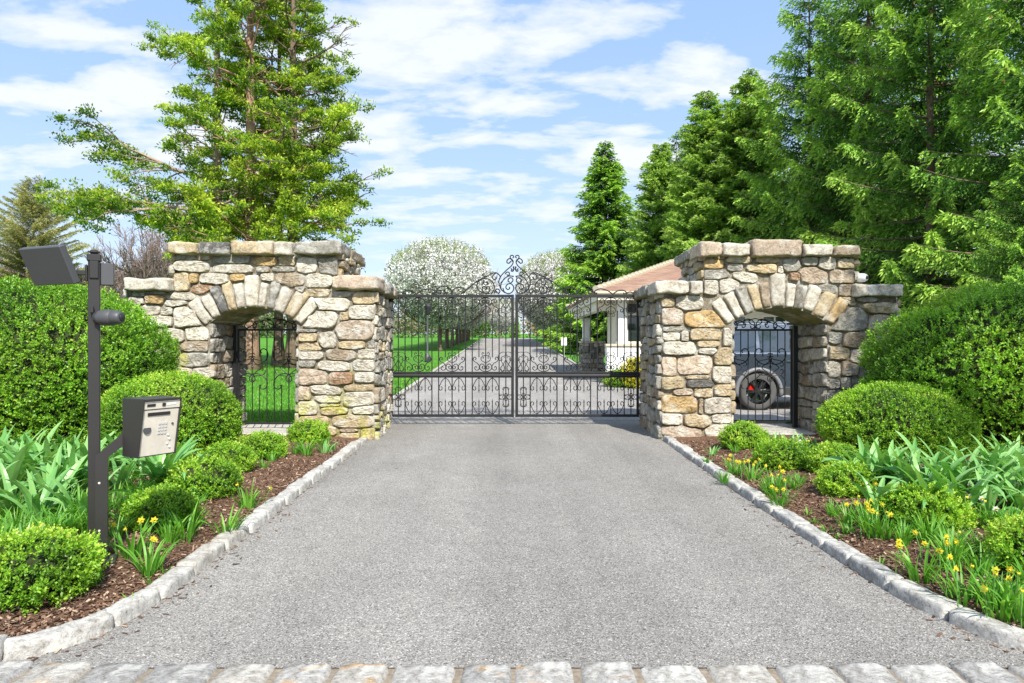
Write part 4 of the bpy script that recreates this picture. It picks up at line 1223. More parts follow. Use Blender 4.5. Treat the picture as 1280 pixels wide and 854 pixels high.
    for pts in ([(545, 528), (515, 500), (498, 450), (510, 405), (550, 360), (590, 325), (607, 295), (600, 275), (580, 266), (562, 278), (560, 296), (575, 302), (584, 290)],
                [(604, 290), (590, 268), (584, 252), (592, 242), (606, 243), (611, 254), (602, 262)],
                [(515, 500), (513, 465), (535, 425), (565, 402), (590, 399), (606, 402)],
                [(545, 385), (560, 370), (575, 372), (578, 388), (566, 394), (558, 386)],
                [(528, 490), (540, 520), (570, 534), (600, 520), (611, 490), (600, 465), (578, 457), (556, 470), (552, 490), (566, 502), (580, 494), (578, 482)],
                [(580, 458), (602, 440), (604, 422), (588, 412), (570, 422), (570, 440), (582, 446)],
                [(590, 340), (600, 352), (612, 350), (612, 338), (604, 336)], [(610, 330), (612, 345), (606, 362), (594, 362), (592, 352)],
                [(205, 538), (250, 505), (300, 462), (350, 428), (405, 402), (445, 380), (475, 374), (500, 390), (510, 408)],
                [(478, 375), (455, 392), (448, 412), (462, 426), (478, 418), (474, 405)],
                [(405, 402), (388, 402), (372, 392), (378, 384), (392, 386)],
                [(430, 534), (370, 524), (334, 492), (336, 450), (366, 424), (410, 420), (450, 446), (464, 485), (452, 520), (436, 534)],
                [(400, 536), (376, 516), (372, 490), (390, 478), (402, 492), (392, 502)], [(402, 536), (424, 516), (428, 490), (412, 480), (402, 494), (410, 502)],
                [(384, 430), (380, 452), (396, 468), (412, 458), (406, 444), (396, 450)],
                [(460, 530), (474, 505), (494, 500), (506, 515), (498, 530)], [(500, 536), (484, 524), (476, 512)],
                [(140, 538), (150, 505), (185, 484), (225, 492), (240, 515), (224, 532), (208, 522), (214, 510)],
                [(140, 538), (128, 500), (95, 478), (50, 482), (22, 505), (30, 528), (52, 530), (56, 514), (44, 510)],
                [(-10, 538), (30, 512), (70, 508), (90, 524), (80, 535)], [(-130, 538), (-90, 510), (-40, 497), (0, 510), (10, 530), (-6, 536), (-10, 524)],
                [(-130, 538), (-170, 512), (-215, 510), (-235, 526), (-220, 535), (-212, 526)], [(-300, 538), (-270, 522), (-245, 525), (-235, 538)]):
        c.line(spline(T(pts), 5), .0105, 6)
    for a, b_ in ((606, 402), (610, 330), (588, 290)): c.knob(*T([(a, b_)])[0], .016)
    c.build('crest', o)
    # hinges and operator arm
    h = I(); h.bar(-.16, .0, 2.20, 2.26, .03).bar(-.10, -.03, 2.14, 2.32, .05); h.build('hinge', o)
    h = I(); h.bar(-.16, .0, .19, .25, .03).bar(-.12, -.02, .12, .33, .06); h.build('hinge', o)
    a = I(.06); a.line([(-.2, zm0 + .05), (.06, zm0 + .045), (.34 if sgn < 0 else .20, zm0 + .04)], .042, 10); a.build('operator_arm', o)
    return o
drive_gate(-2.19, .035, 'left leaf of the tall black scrolled iron driveway gate', 1)
drive_gate(2.285, .06, 'right leaf of the tall black scrolled iron driveway gate', -1)

def side_gate(x0, x1, y, label, hinge_left):
    o = thing('side_gate', label, 'gate', ((x0 + x1) / 2, y, 0.05), 0, 'small iron gates in the side arches')
    W = x1 - x0; z0, z1 = .09, 1.66; h = W / 2
    I = lambda yy=0: Iron(lambda x: x, yy)
    f = I(); f.bar(-h, -h + .03, z0, z1, .016).bar(h - .03, h, z0, z1, .016).bar(-h + .03, h - .03, z1 - .035, z1 - .002, .015).bar(-h + .03, h - .03, z0 + .002, z0 + .035, .015); f.build('frame', o)
    s = -1 if hinge_left else 1
    p = I(.03); p.bar(s * (h + .02), s * (h + .09), -.04, z1 + .05, .04); p.build('gate_post', o)
    n = 10; sp = W / n
    xs = [-h + sp * i for i in range(n + 1)]
    for i in range(1, n):
        b_ = I(); q = i % 5
        if q in (4, 0): b_.line([(xs[i], z0 + .03), (xs[i], z1 - .03)], .007, 6)
        elif q == 2: b_.line([(xs[i], z0 + .03), (xs[i], .82)], .007, 6).line([(xs[i], 1.22), (xs[i], z1 - .03)], .007, 6)
        else: b_.line([(xs[i], z0 + .03), (xs[i], .74)], .007, 6).line([(xs[i], 1.20), (xs[i], z1 - .03)], .007, 6)
        b_.build('picket', o)
    for c in (2, 7):
        m_ = I(-.004); x = xs[c]
        for e in (-1, 1):
            m_.line(scroll((x + e * .17, .97), (x + e * .03, .80), 'S', .8, e > 0), .0075).line(scroll((x + e * .15, .74), (x + e * .03, .80), 'C', .8, e < 0), .007)
            m_.line(scroll((x + e * .17, 1.06), (x + e * .04, 1.24), 'S', .8, e < 0), .0075).line(scroll((x + e * .16, 1.26), (x + e * .05, 1.19), 'C', .8, e > 0), .007)
            m_.line(spline([(x, 1.16), (x + e * .04, 1.10), (x + e * .14, 1.02), (x + e * .06, .95), (x, .88)]), .0075)
        m_.line([(x, .92), (x, 1.14)], .007).knob(x, 1.03, .022).build('scroll_motif', o)
    c = I(); 
    for e in (-1, 1):
        c.line(spline([(e * h * .75, z1), (e * h * .55, z1 + .07), (e * h * .28, z1 + .13), (0, z1 + .17)]), .008)
        for u in (.12, .36, .58): c.line(scroll((e * h * u, z1 + .05), (e * h * (u + .13), z1 + .03 + .05 * (u < .3)), 'C', .8, e > 0), .007)
        c.line(scroll((e * .03, z1 + .02), (e * .08, z1 + .13), 'S', .8, e > 0), .007)
    c.build('crest', o)
    return o
side_gate(-4.50, -3.30, 11.2, 'small black iron gate in the left stone arch, lawn showing through it', True)
side_gate(3.42, 4.64, 11.3, 'small black iron gate in the right stone arch, car wheel showing through it', False)

# ------------------------------------------------------------------ post with camera and panel, intercom
P = thing('camera_post', 'tall dark bronze square post with floodlight panel and camera, left of the drive', 'post', (-2.735, 4.47, bedz(-2.7, 4.45)), R(28))
zg = bedz(-2.7, 4.45)
mb = MB(); mb.add(*bevbox(-.034, .034, -.034, .034, -.1, 2.02 - zg, .004)); mb.build('post', M['bronze'], P)
mb = MB(); V, F = bevbox(-.041, .041, -.041, .041, 2.022 - zg, 2.07 - zg, .006); mb.add(V, F)
V, F = bevbox(-.034, .034, -.034, .034, 2.0705 - zg, 2.10 - zg, .018); mb.add(V, F); mb.build('post_cap', M['bronze'], P)
zb = 1.94 - zg
mb = MB(); mb.add(*bevbox(.036, .112, -.02, .05, zb - .05 - .02, zb + .095 - .02, .004)); mb.build('junction_box', M['panel_grey'], P)
# flat tilted panel on a bracket
pn = MB(); V, F = bevbox(-.195, .195, -.022, .022, -.125, .125, .006); V = np.array(V)
a = R(24); V = V @ np.array([[1, 0, 0], [0, math.cos(a), math.sin(a)], [0, -math.sin(a), math.cos(a)]])
V = rotz(V, R(-50)) + np.array([-.245, .0, zb + .045]); pn.add(V, F); po = pn.build('flat_panel', M['panel_grey'], P)
mb = MB(); mb.add(*bevbox(-.16, -.036, -.022, .014, zb - .01, zb + .022, .004)); mb.add(*bevbox(-.026, .026, -.046, -.0345, zb - .03, zb + .085, .004)); mb.add(*bevbox(-.05, -.036, -.03, .025, zb - .05, zb + .06, .004)); mb.build('bracket', M['bronze'], po)
mb = MB(); mb.add(*tube(spline([(-.1, -.03, zb - .012), (-.08, -.05, zb - .06), (-.05, -.045, zb - .07)]), .005, 6)); mb.build('cable', M['dark'], P)
# barrel camera
zc_ = 1.655 - zg
cam_h = MB(); V, F = lathe([(0, .005), (.042, .01), (.05, .03), (.053, .075), (.05, .11), (.048, .113), (.050, .116), (.042, .155), (.036, .17), (.026, .172), (0, .17)], 24, 'x'); V = np.array(V)
V = rotz(V, R(-35)) ; V = V + np.array([.02, -.05, zc_]); cam_h.add(V, F); ch = cam_h.build('security_camera', M['panel_grey'], P, smooth=True)
mb = MB(); V, F = lathe([(0, .1735), (.024, .1735), (.022, .178), (0, .18)], 18, 'x'); mb.add(rotz(V, R(-35)) + np.array([.02, -.05, zc_]), F); mb.build('lens', M['dark'], ch, smooth=True)
mb = MB(); V, F = lathe([(.0, -.0), (.044, -.0), (.046, .02), (.04, .03)], 20, 'x'); mb.add(rotz(V, R(-35)) + np.array([.018, -.042, zc_]), F); mb.add(*bevbox(-.02, .0, -.07, -.044, zc_ + .03, zc_ + .075, .003)); mb.build('camera_mount', M['bronze'], ch, smooth=False)

IN = thing('intercom_pedestal', 'bronze gooseneck pedestal with stainless keypad intercom, in front of the tall post', 'intercom', (-2.60, 4.33, bedz(-2.6, 4.33)), R(25))
M['key'] = simple('worn_keys', (.55, .54, .52), .45)
zi = bedz(-2.6, 4.33); H0 = .77 - zi
mb = MB()
# post, bend and arm in the local x direction (towards the drive)
def sq_path(pts, w):
    pts = [np.array(p, float) for p in pts]; V = []; F = []; n = len(pts)
    for i, p in enumerate(pts):
        t = norm(pts[min(i + 1, n - 1)] - pts[max(i - 1, 0)]); side = np.array([0, 1.0, 0]); up = np.cross(t, side)
        if 0 < i < n - 1:
            t1 = norm(pts[i] - pts[i - 1]); c_ = max(.5, float(t @ t1)); k_ = 1 / c_
        else: k_ = 1
        for a_, b_ in ((-1, -1), (1, -1), (1, 1), (-1, 1)): V.append(p + side * a_ * w + up * b_ * w * k_)
    for i in range(n - 1):
        for q in range(4): F.append((i * 4 + q, i * 4 + (q + 1) % 4, i * 4 + 4 + (q + 1) % 4, i * 4 + 4 + q))
    F += [(3, 2, 1, 0), tuple((n - 1) * 4 + q for q in range(4))]
    return V, F
mb.add(*sq_path([(0, 0, -.1), (0, 0, H0), (.17, 0, H0 + .15), (.20, 0, H0 + .17)], .033)); mb.build('pedestal_post', M['bronze'], IN)
mb = MB(); mb.add(*bevbox(-.08, .08, -.08, .08, -.02, .012, .004)); mb.build('base_plate', M['bronze'], IN)
for z_ in (.2, .5):
    mb = MB(); V, F = lathe([(0, -.037), (.007, -.0365), (.007, -.032), (0, -.032)], 8, 'y'); mb.add(np.array(V) + np.array([-.012, 0, z_]), F); mb.build('bolt', M['steel'], IN)
# housing: a hooded box, its plate facing the driver
HX, HZ = .275, H0 + .185
yaw = R(-80)          # local: plate normal is -y before yaw
def hs(V):  # housing frame
    return rotz(np.asarray(V, float), R(33)) + np.array([HX, -.05, HZ])
hw, hh = .125, .185
mb = MB()
prof = [(.10, -hh), (.10, hh), (-.145, hh - .004), (-.075, -hh)]      # (y,z) side profile: deep at the top, shallow at the bottom
def sidew(x0, x1):
    V = [(x0, y, z) for y, z in prof] + [(x1, y, z) for y, z in prof]
    return V, [(0, 1, 2, 3), (7, 6, 5, 4)] + [(i, i + 4, (i + 1) % 4 + 4, (i + 1) % 4) for i in range(4)]
for x0, x1 in ((-hw, -hw + .006), (hw - .006, hw)):
    V, F = sidew(x0, x1); mb.add(hs(V), F)
V, F = box(-hw + .006, hw - .006, -.145, .10, hh - .012, hh); mb.add(hs(V), F)
V, F = box(-hw + .006, hw - .006, .094, .10, -hh, hh - .012); mb.add(hs(V), F)
V, F = box(-hw + .006, hw - .006, -.06, .094, -hh, -hh + .006); mb.add(hs(V), F)
ho = mb.build('hood', M['bronze'], IN)
# plate leans from (y=-.125 top) to (y=-.058 bottom)
def pl(u, v, d=0.0):      # u,v in plate metres, d out of the plate
    t = (v + hh) / (2 * hh); n_ = norm(np.array([0, -2 * hh, .067]))
    q = np.array([u, -.058 + (-.125 + .058) * t, -hh + .006 + t * (2 * hh - .02)]) + np.array([0, n_[1], n_[2]]) * d
    return q
def slab(u0, u1, v0, v1, d0, d1):
    V = [pl(u0, v0, d0), pl(u1, v0, d0), pl(u1, v1, d0), pl(u0, v1, d0), pl(u0, v0, d1), pl(u1, v0, d1), pl(u1, v1, d1), pl(u0, v1, d1)]
    return hs(V), [(3, 2, 1, 0), (4, 5, 6, 7), (0, 1, 5, 4), (1, 2, 6, 5), (2, 3, 7, 6), (3, 0, 4, 7)]
mb = MB(); mb.add(*slab(-hw + .007, hw - .007, -hh, .125, 0, .006)); mb.add(*slab(-hw + .007, hw - .007, .130, hh - .004, .001, .012)); fp = mb.build('faceplate', M['steel'], IN)
mb = MB(); mb.add(*slab(-.085, .060, .083, .106, .0065, .011)); mb.build('display_slot', M['dark'], fp)
mb = MB(); mb.add(*slab(-.098, -.045, .146, .164, .0125, .015)); mb.add(*slab(.0, .02, .144, .166, .0125, .017)); mb.build('camera_window', M['dark'], fp)
mb = MB(); mb.add(*slab(.03, .09, .150, .163, .0125, .014)); mb.build('label_strip', M['white_plastic'], fp)
for r_ in range(4):
    for c_ in range(3):
        mb = MB(); u = -.010 + c_ * .021; v = .035 - r_ * .022; mb.add(*slab(u, u + .015, v - .015, v, .0065, .011)); mb.build('key', M['key'], fp)
mb = MB(); V, F = lathe([(0, 0), (.026, 0), (.026, .003), (0, .003)], 20, 'y'); mb.add(hs(np.array([pl(-.078, -.01, .009)]) + np.array(V)), F); mb.build('speaker_grille', M['panel_grey'], fp)
for k_, (u, v) in enumerate([(.062, -.055), (.075, -.085), (.062, -.115), (.080, -.14), (.085, .02)]):
    mb = MB(); V, F = lathe([(0, -.004), (.007, -.004), (.008, .002), (0, .002)], 14, 'y'); mb.add(hs(np.array([pl(u, v, .007)]) + np.array(V)), F); mb.build('button', M['key' if k_ < 4 else 'panel_grey'], fp)
# ------------------------------------------------------------------ gatehouse
m, nt, out = new_mat('clay_shingles'); vec = objvec(nt)
br = nd(nt, 'ShaderNodeTexBrick'); br.inputs['Scale'].default_value = 1.0; br.inputs['Color1'].default_value = (.27, .155, .105, 1); br.inputs['Color2'].default_value = (.35, .225, .155, 1)
br.inputs['Mortar'].default_value = (.20, .11, .08, 1); br.inputs['Brick Width'].default_value = .28; br.inputs['Row Height'].default_value = .16; br.inputs['Mortar Size'].default_value = .010
sxyz = nd(nt, 'ShaderNodeSeparateXYZ'); nt.links.new(vec, sxyz.inputs[0]); cxyz = nd(nt, 'ShaderNodeCombineXYZ')
ad = nd(nt, 'ShaderNodeMath', operation='ADD'); nt.links.new(sxyz.outputs['X'], ad.inputs[0]); nt.links.new(sxyz.outputs['Y'], ad.inputs[1])
nt.links.new(ad.outputs[0], cxyz.inputs[0]); ml = nd(nt, 'ShaderNodeMath', operation='MULTIPLY'); ml.inputs[1].default_value = 2.2; nt.links.new(sxyz.outputs['Z'], ml.inputs[0]); nt.links.new(ml.outputs[0], cxyz.inputs[1])
nt.links.new(cxyz.outputs[0], br.inputs['Vector'])
c = mixc(nt, br.outputs['Color'], ramp(nt, tex_noise(nt, 2.5, 5, .6, 0, vec), [(.3, .8), (.7, 1.2)]), 1.0, 'MULTIPLY')
b = nd(nt, 'ShaderNodeBsdfPrincipled'); b.inputs['Roughness'].default_value = .9; nt.links.new(c, b.inputs['Base Color'])
bp = nd(nt, 'ShaderNodeBump'); bp.inputs['Strength'].default_value = .7; bp.inputs['Distance'].default_value = .03; nt.links.new(br.outputs['Fac'], bp.inputs['Height']); bp.invert = True
nt.links.new(bp.outputs[0], b.inputs['Normal']); nt.links.new(b.outputs[0], out.inputs['Surface']); M['shingle'] = m
m, nt, out = new_mat('window_glass'); b = nd(nt, 'ShaderNodeBsdfPrincipled'); b.inputs['Base Color'].default_value = (.02, .03, .025, 1); b.inputs['Roughness'].default_value = .04; b.inputs['Specular IOR Level'].default_value = .9
nt.links.new(b.outputs[0], out.inputs['Surface']); M['glass'] = m
M['tan_trim'] = simple('tan_trim', (.50, .44, .33), .7, var=.05)

zgH = tzf(22)
H = thing('gatehouse', 'low ivory gatehouse with pinkish shingled hip roof and open porch behind the right pier', 'house', (7, 26, zgH))
def hb(*a): 
    V, F = box(*a); return V, F
ze = 2.96
mb = MB(); mb.add(*box(3.38, 9.8, 22.3, 24.2, zgH - .2, ze)); mb.add(*box(5.4, 9.8, 24.203, 31.0, zgH - .2, ze)); mb.build('wall', M['ivory'], H, world=True)
# roof: hip with overhang, its slopes as a closed shell
x0, x1, y0, y1 = 2.62, 10.6, 21.35, 32.0
rz_, rx0, rx1, ry = 4.6, 6.3, 6.7, 26.6
mb = MB(); t = .10
V = [(x0, y0, ze + .05), (x1, y0, ze + .05), (x1, y1, ze + .05), (x0, y1, ze + .05), (x0, y0, ze + .05 + t), (x1, y0, ze + .05 + t), (x1, y1, ze + .05 + t), (x0, y1, ze + .05 + t), (rx0, ry, rz_), (rx1, ry, rz_)]
F = [(0, 3, 2, 1), (0, 1, 5, 4), (1, 2, 6, 5), (2, 3, 7, 6), (3, 0, 4, 7), (4, 5, 9, 8), (5, 6, 9), (6, 7, 8, 9), (7, 4, 8)]
mb.add(V, F); rf = mb.build('roof', M['shingle'], H, world=True)
# hip caps: overlapping half-round tiles
for a_, c_ in (((x0, y0, ze + .05 + t), (rx0, ry, rz_)), ((x1, y0, ze + .05 + t), (rx1, ry, rz_)), ((x0, y1, ze + .05 + t), (rx0, ry, rz_)), ((rx0, ry, rz_), (rx1, ry, rz_))):
    mb = MB(); a_ = np.array(a_); c_ = np.array(c_); n = int(np.linalg.norm(c_ - a_) / .3)
    for k in range(n):
        p, q = a_ + (c_ - a_) * k / n, a_ + (c_ - a_) * (k + 1.15) / n
        mb.add(*tube([p + np.array([0, 0, .03]), q + np.array([0, 0, .0])], [.12, .085], 8))
    mb.build('hip_cap', M['tan_trim'], rf)
mb = MB(); mb.add(*box(x0 + .04, x1 - .04, y0 + .04, y0 + .07, ze - .16, ze + .048)); mb.add(*box(x0 + .04, x0 + .07, y0 + .071, y1 - .05, ze - .16, ze + .048)); mb.add(*box(x0 + .071, x1 - .05, y0 + .071, y1 - .05, ze + .01, ze + .047)); mb.build('fascia', M['ivory'], H, world=True)
mb = MB(); mb.add(*tube([(x0 - .02, y0 - .05, ze + .06), (x1, y0 - .05, ze + .06)], .055, 8)); mb.build('gutter', M['tan_trim'], H, world=True)
mb = MB(); mb.add(*box(2.75, 3.375, 22.45, 22.75, ze - .45, ze - .001)); mb.add(*box(2.75, 3.0, 22.751, 30.4, ze - .45, ze - .001)); mb.build('porch_beam', M['ivory'], H, world=True)
def column(x, y, zb, zt, w):
    mb = MB(); mb.add(*bevbox(x - w, x + w, y - w, y + w, zb, zt, .02)); mb.add(*bevbox(x - w * 1.3, x + w * 1.3, y - w * 1.3, y + w * 1.3, zt, zt + .12, .015)); mb.add(*bevbox(x - w * 1.3, x + w * 1.3, y - w * 1.3, y + w * 1.3, zb - .10, zb - .001, .015))
    mb.build('column', M['white_paint'], H, world=True)
column(3.22, 29.7, 1.62, ze - .57, .15); column(3.55, 22.05, 1.5, ze - .13, .14)
# stone pier under the back column: rubble over a core
pr = MB(); px0, px1, py0, py1, pz = 3.02, 3.92, 29.2, 30.1, 1.42
pr.add(*box(px0, px1, py0, py1, 0, pz), MORTAR)
lay_stones(pr, random_rows(px0, px1, .2, pz, 71, .14, .26, 'gbdgwb'), lambda u, v, d: (u, py0 - d, v), lambda u, v: (v < pz) & (u > px0) & (u < px1), 72, 1.3, nseg=14)
lay_stones(pr, random_rows(py0, py1, .2, pz, 73, .14, .26, 'gbdgwb'), lambda u, v, d: (px0 - d, u, v), lambda u, v: (v < pz) & (u > py0) & (u < py1), 74, 1.3, nseg=14)
pier = pr.build('stone_pier', M['stone'], H, world=True)
mb = MB(); mb.add(*bevbox(px0 - .08, px1 + .08, py0 - .08, py1 + .08, pz + .002, pz + .098, .02)); mb.build('pier_cap', M['tan_trim'], pier)
# low white half wall under the window
mb = MB(); mb.add(*box(3.05, 4.25, 21.9, 22.29, 0, 1.34)); mb.build('half_wall', M['white_paint'], H, world=True)
mb = MB(); mb.add(*bevbox(3.0, 4.3, 21.85, 22.295, 1.342, 1.42, .01)); mb.build('ledge', M['tan_trim'], H, world=True)
def window(x0, x1, z0, z1, y, mull=1):
    f = MB(); w_ = .07
    f.add(*box(x0 - w_, x0, y - .05, y - .002, z0 - w_, z1 + w_)); f.add(*box(x1, x1 + w_, y - .05, y - .002, z0 - w_, z1 + w_)); f.add(*box(x0, x1, y - .05, y - .002, z1, z1 + w_)); f.add(*box(x0, x1, y - .06, y - .002, z0 - w_, z0))
    for k in range(mull): xm = x0 + (x1 - x0) * (k + 1) / (mull + 1); f.add(*box(xm - .02, xm + .02, y - .045, y - .024, z0, z1))
    fr = f.build('window', M['ivory'], H, world=True)
    p = MB(); p.add(*box(x0, x1, y - .022, y - .003, z0, z1)); o_ = p.build('pane', M['glass'], fr); o_.location = (0, 0, 0)
window(3.78, 4.42, 1.50, 2.36, 22.3); window(6.2, 7.6, 1.2, 2.3, 22.3, 2); window(8.2, 9.3, 1.2, 2.3, 22.3, 2)
for k in range(2):
    mb = MB(); xx = 3.78 + k * .36; mb.add(*bevbox(xx, xx + .28, 22.1, 22.297, 2.46, 2.72, .02)); mb.add(*box(xx + .04, xx + .24, 22.08, 22.099, 2.5, 2.68)); mb.build('wall_lamp', M['dark'], H, world=True)
mb = MB(); mb.add(*bevbox(3.25, 4.3, 21.45, 21.8, .1, .55, .02)); pb = mb.build('planter_box', M['bark'], None)
setp(pb, 'low brown planter box under the gatehouse window', 'planter')

# ------------------------------------------------------------------ vehicles
def paint(name, col, metal=.4, rough=.25):
    m, nt, out = new_mat(name); b = nd(nt, 'ShaderNodeBsdfPrincipled'); b.inputs['Base Color'].default_value = (*col, 1); b.inputs['Metallic'].default_value = metal
    b.inputs['Roughness'].default_value = rough; b.inputs['Coat Weight'].default_value = .6; b.inputs['Coat Roughness'].default_value = .04
    f = tex_noise(nt, 3, 4, .6, 0, objvec(nt)); nt.links.new(ramp(nt, f, [(.3, rough * .8), (.7, rough * 1.3)]), b.inputs['Roughness']); nt.links.new(b.outputs[0], out.inputs['Surface']); return m
M['silver'] = paint('silver_car_paint', (.12, .15, .20), .7, .2); M['charcoal'] = paint('dark_car_paint', (.05, .055, .06))
M['tyre'] = simple('grey_tyre', (.085, .083, .08), .9, var=.15); M['cladding'] = simple('black_cladding', (.035, .035, .037), .6); M['flare'] = simple('pale_grey_arch', (.18, .18, .185), .5)  # tyre rubber is a plain, slightly mottled dark grey
M['alloy'] = simple('alloy_wheel', (.12, .12, .125), .3, .9); M['chrome'] = simple('chrome', (.7, .7, .72), .12, 1.0)
m, nt, out = new_mat('red_lens'); b = nd(nt, 'ShaderNodeBsdfPrincipled'); b.inputs['Base Color'].default_value = (.55, .02, .01, 1); b.inputs['Roughness'].default_value = .15; nt.links.new(b.outputs[0], out.inputs['Surface']); M['red'] = m
m, nt, out = new_mat('car_glass'); b = nd(nt, 'ShaderNodeBsdfPrincipled'); b.inputs['Base Color'].default_value = (.03, .045, .06, 1); b.inputs['Roughness'].default_value = .03; b.inputs['Specular IOR Level'].default_value = 1.0; b.inputs['Coat Weight'].default_value = 1.0
nt.links.new(b.outputs[0], out.inputs['Surface']); M['car_glass'] = m

def suv(label, x, y, z, rz, pm, group=None):
    """x runs forward; rear axle at the origin"""
    o = thing('parked_suv', label, 'car', (x, y, z), rz, group)
    Wd = .97; wr = .40; wb = 2.85
    def arch(cx_, r=.47, n=12): return [(cx_ + r * math.cos(t), wr + r * math.sin(t)) for t in np.linspace(PI + .25, -.25, n)]
    low = [(-.86, .45), (-.62, .40)] + arch(0) + [(.62, .36), (wb - .62, .36)] + arch(wb) + [(wb + .70, .40), (wb + .92, .52)]
    top = [(wb + .95, .80), (wb + .86, 1.02), (wb + .2, 1.14), (wb - .55, 1.18), (1.2, 1.20), (-.55, 1.22), (-.86, 1.20), (-.93, .95), (-.90, .60)]
    prof = low + top
    def extr(prof, ys, mat, name, par, inset=0.0):
        mb = MB(); n = len(prof); c0 = np.mean(np.array(prof), 0)
        rings = []
        for yy, k in ys:
            rings.append([((p[0] - c0[0]) * k + c0[0], yy, (p[1] - c0[1]) * (1 - (1 - k) * 1.0) + c0[1]) for p in prof])
        V = [v for r in rings for v in r]; F = []
        for i in range(len(ys) - 1):
            for q in range(n): F.append((i * n + q, i * n + (q + 1) % n, (i + 1) * n + (q + 1) % n, (i + 1) * n + q))
        F.append(tuple(range(n - 1, -1, -1))); F.append(tuple((len(ys) - 1) * n + q for q in range(n)))
        mb.add(V, F); return mb.build(name, mat, par, smooth=False)
    body = extr(prof, [(-Wd, .985), (-Wd + .04, 1.0), (Wd - .04, 1.0), (Wd, .985)], pm, 'body', o)
    # greenhouse with tumblehome
    gh = [(wb - .60, 1.185), (wb - 1.45, 1.76), (wb - 1.7, 1.81), (0.3, 1.85), (-.55, 1.80), (-.70, 1.72), (-.84, 1.215)]
    def ring(y, s): return [(a, y - (b_ - 1.2) * s * .28 * (1 if y > 0 else -1), b_) for a, b_ in gh]
    mb = MB(); r0, r1 = ring(-Wd + .05, 1), ring(Wd - .05, 1); n = len(gh)
    mb.add(r0 + r1, [tuple(range(n)), tuple(range(2 * n - 1, n - 1, -1))] + [(q, q + n, (q + 1) % n + n, (q + 1) % n) for q in range(n)])
    mb.build('cabin', pm, o)
    def pane(poly, sd, name='side_window'):
        q = MB(); V = []
        for off in (.004, .012):
            V += [(a, sd * (Wd - .05 - (b_ - 1.2) * .28 + off), b_) for a, b_ in poly]
        k = len(poly); q.add(V, [tuple(range(k)), tuple(range(2 * k - 1, k - 1, -1))] + [(i, (i + 1) % k, (i + 1) % k + k, i + k) for i in range(k)]); q.build(name, M['car_glass'], o)
    for sd in (-1, 1):
        pane([(-.72, 1.27), (-.02, 1.26), (-.02, 1.72), (-.52, 1.70), (-.62, 1.66)], sd); pane([(.06, 1.26), (1.0, 1.25), (.95, 1.74), (.06, 1.74)], sd)
        pane([(1.08, 1.25), (wb - .78, 1.24), (wb - 1.48, 1.70), (1.03, 1.74)], sd)
        for nm, cx_ in (('wheel', 0), ('wheel', wb)):
            wl = thing('wheel', None, None, (cx_, sd * (Wd - .12), wr)); wl.parent = o
            q = MB(); V, F = lathe([(.27, -.11), (.34, -.12), (.39, -.10), (.405, -.06), (.405, .06), (.39, .10), (.34, .12), (.27, .11)], 40, 'y'); q.add(V, F); q.build('tyre', M['tyre'], wl, smooth=True)
            q = MB(); V, F = lathe([(.27, -.105), (.285, -.10), (.285, .10), (.27, .105), (.255, .06), (.255, -.06)], 36, 'y'); q.add(V, F)
            for k in range(6):
                a = 2 * PI * k / 6
                for da in (-.13, .13):
                    p0 = np.array([.05 * math.cos(a), sd * .085, .05 * math.sin(a)]); p1 = np.array([.262 * math.cos(a + da), sd * .075, .262 * math.sin(a + da)])
                    q.add(*tube([p0, p1], [.024, .019], 6))
            V, F = lathe([(0, sd * .10), (.06, sd * .095), (.065, sd * .06), (0, sd * .05)], 16, 'y'); q.add(V, F); q.build('rim', M['alloy'], wl, smooth=False)
            q = MB(); V, F = lathe([(0, sd * -.0), (.2, sd * -.0), (.2, sd * .02), (0, sd * .02)], 24, 'y'); q.add(V, F); q.build('brake_disc', M['chrome'], wl)
            q = MB(); q.add([(p[0], sd * yy, p[1]) for yy in (.025, .055) for p in [(.20 * math.cos(t), .20 * math.sin(t)) for t in (2.2, 2.6, 3.0, 3.3)] + [(.12 * math.cos(t), .12 * math.sin(t)) for t in (3.3, 2.2)]],
                            [(0, 1, 2, 3, 4, 5), (11, 10, 9, 8, 7, 6)] + [(i, (i + 1) % 6, (i + 1) % 6 + 6, i + 6) for i in range(6)]); q.build('caliper', M['red'], wl)
            q = MB(); pts = [(cx_ + .475 * math.cos(t), sd * (Wd + .005), wr + .475 * math.sin(t)) for t in np.linspace(PI + .2, -.2, 20)]; q.add(*tube(pts, .045, 8)); q.build('arch_flare', M['flare'], o, smooth=True)
        q = MB(); q.add(*bevbox(.50, wb - .50, sd * Wd - .03 if sd > 0 else -Wd - .02, sd * Wd + .02 if sd > 0 else -Wd + .03, .33, .50, .015)); q.build('sill', M['cladding'], o)
        q = MB(); a_, c_ = sorted((sd * (Wd - .22), sd * (Wd + .006))); q.add(*bevbox(-.95, -.76, a_, c_, .98, 1.17, .02)); q.build('tail_light', M['red'], o)
        q = MB(); a_, c_ = sorted((sd * (Wd - .30), sd * (Wd + .004))); q.add(*bevbox(wb + .72, wb + .935, a_, c_, .84, .98, .03)); q.build('headlight', M['chrome'], o)
        for xx in (.95, 1.95):
            q = MB(); a_, c_ = sorted((sd * Wd, sd * (Wd + .03))); q.add(*bevbox(xx - .35 if xx < 1 else xx - .35, xx - .15, a_, c_, 1.03, 1.06, .006)); q.build('door_handle', M['chrome'], o)
        q = MB(); a_, c_ = sorted((sd * (Wd - .02), sd * (Wd + .16))); q.add(*bevbox(wb - .95, wb - .82, a_, c_, 1.2, 1.36, .03)); q.build('mirror', M['cladding'], o)
        q = MB(); yy = sd * (Wd - .27); q.add(*tube([(-.45, yy, 1.86), (-.35, yy, 1.905), (1.2, yy, 1.88), (1.3, yy, 1.81)], .018, 6)); q.build('roof_rail', M['chrome'], o)
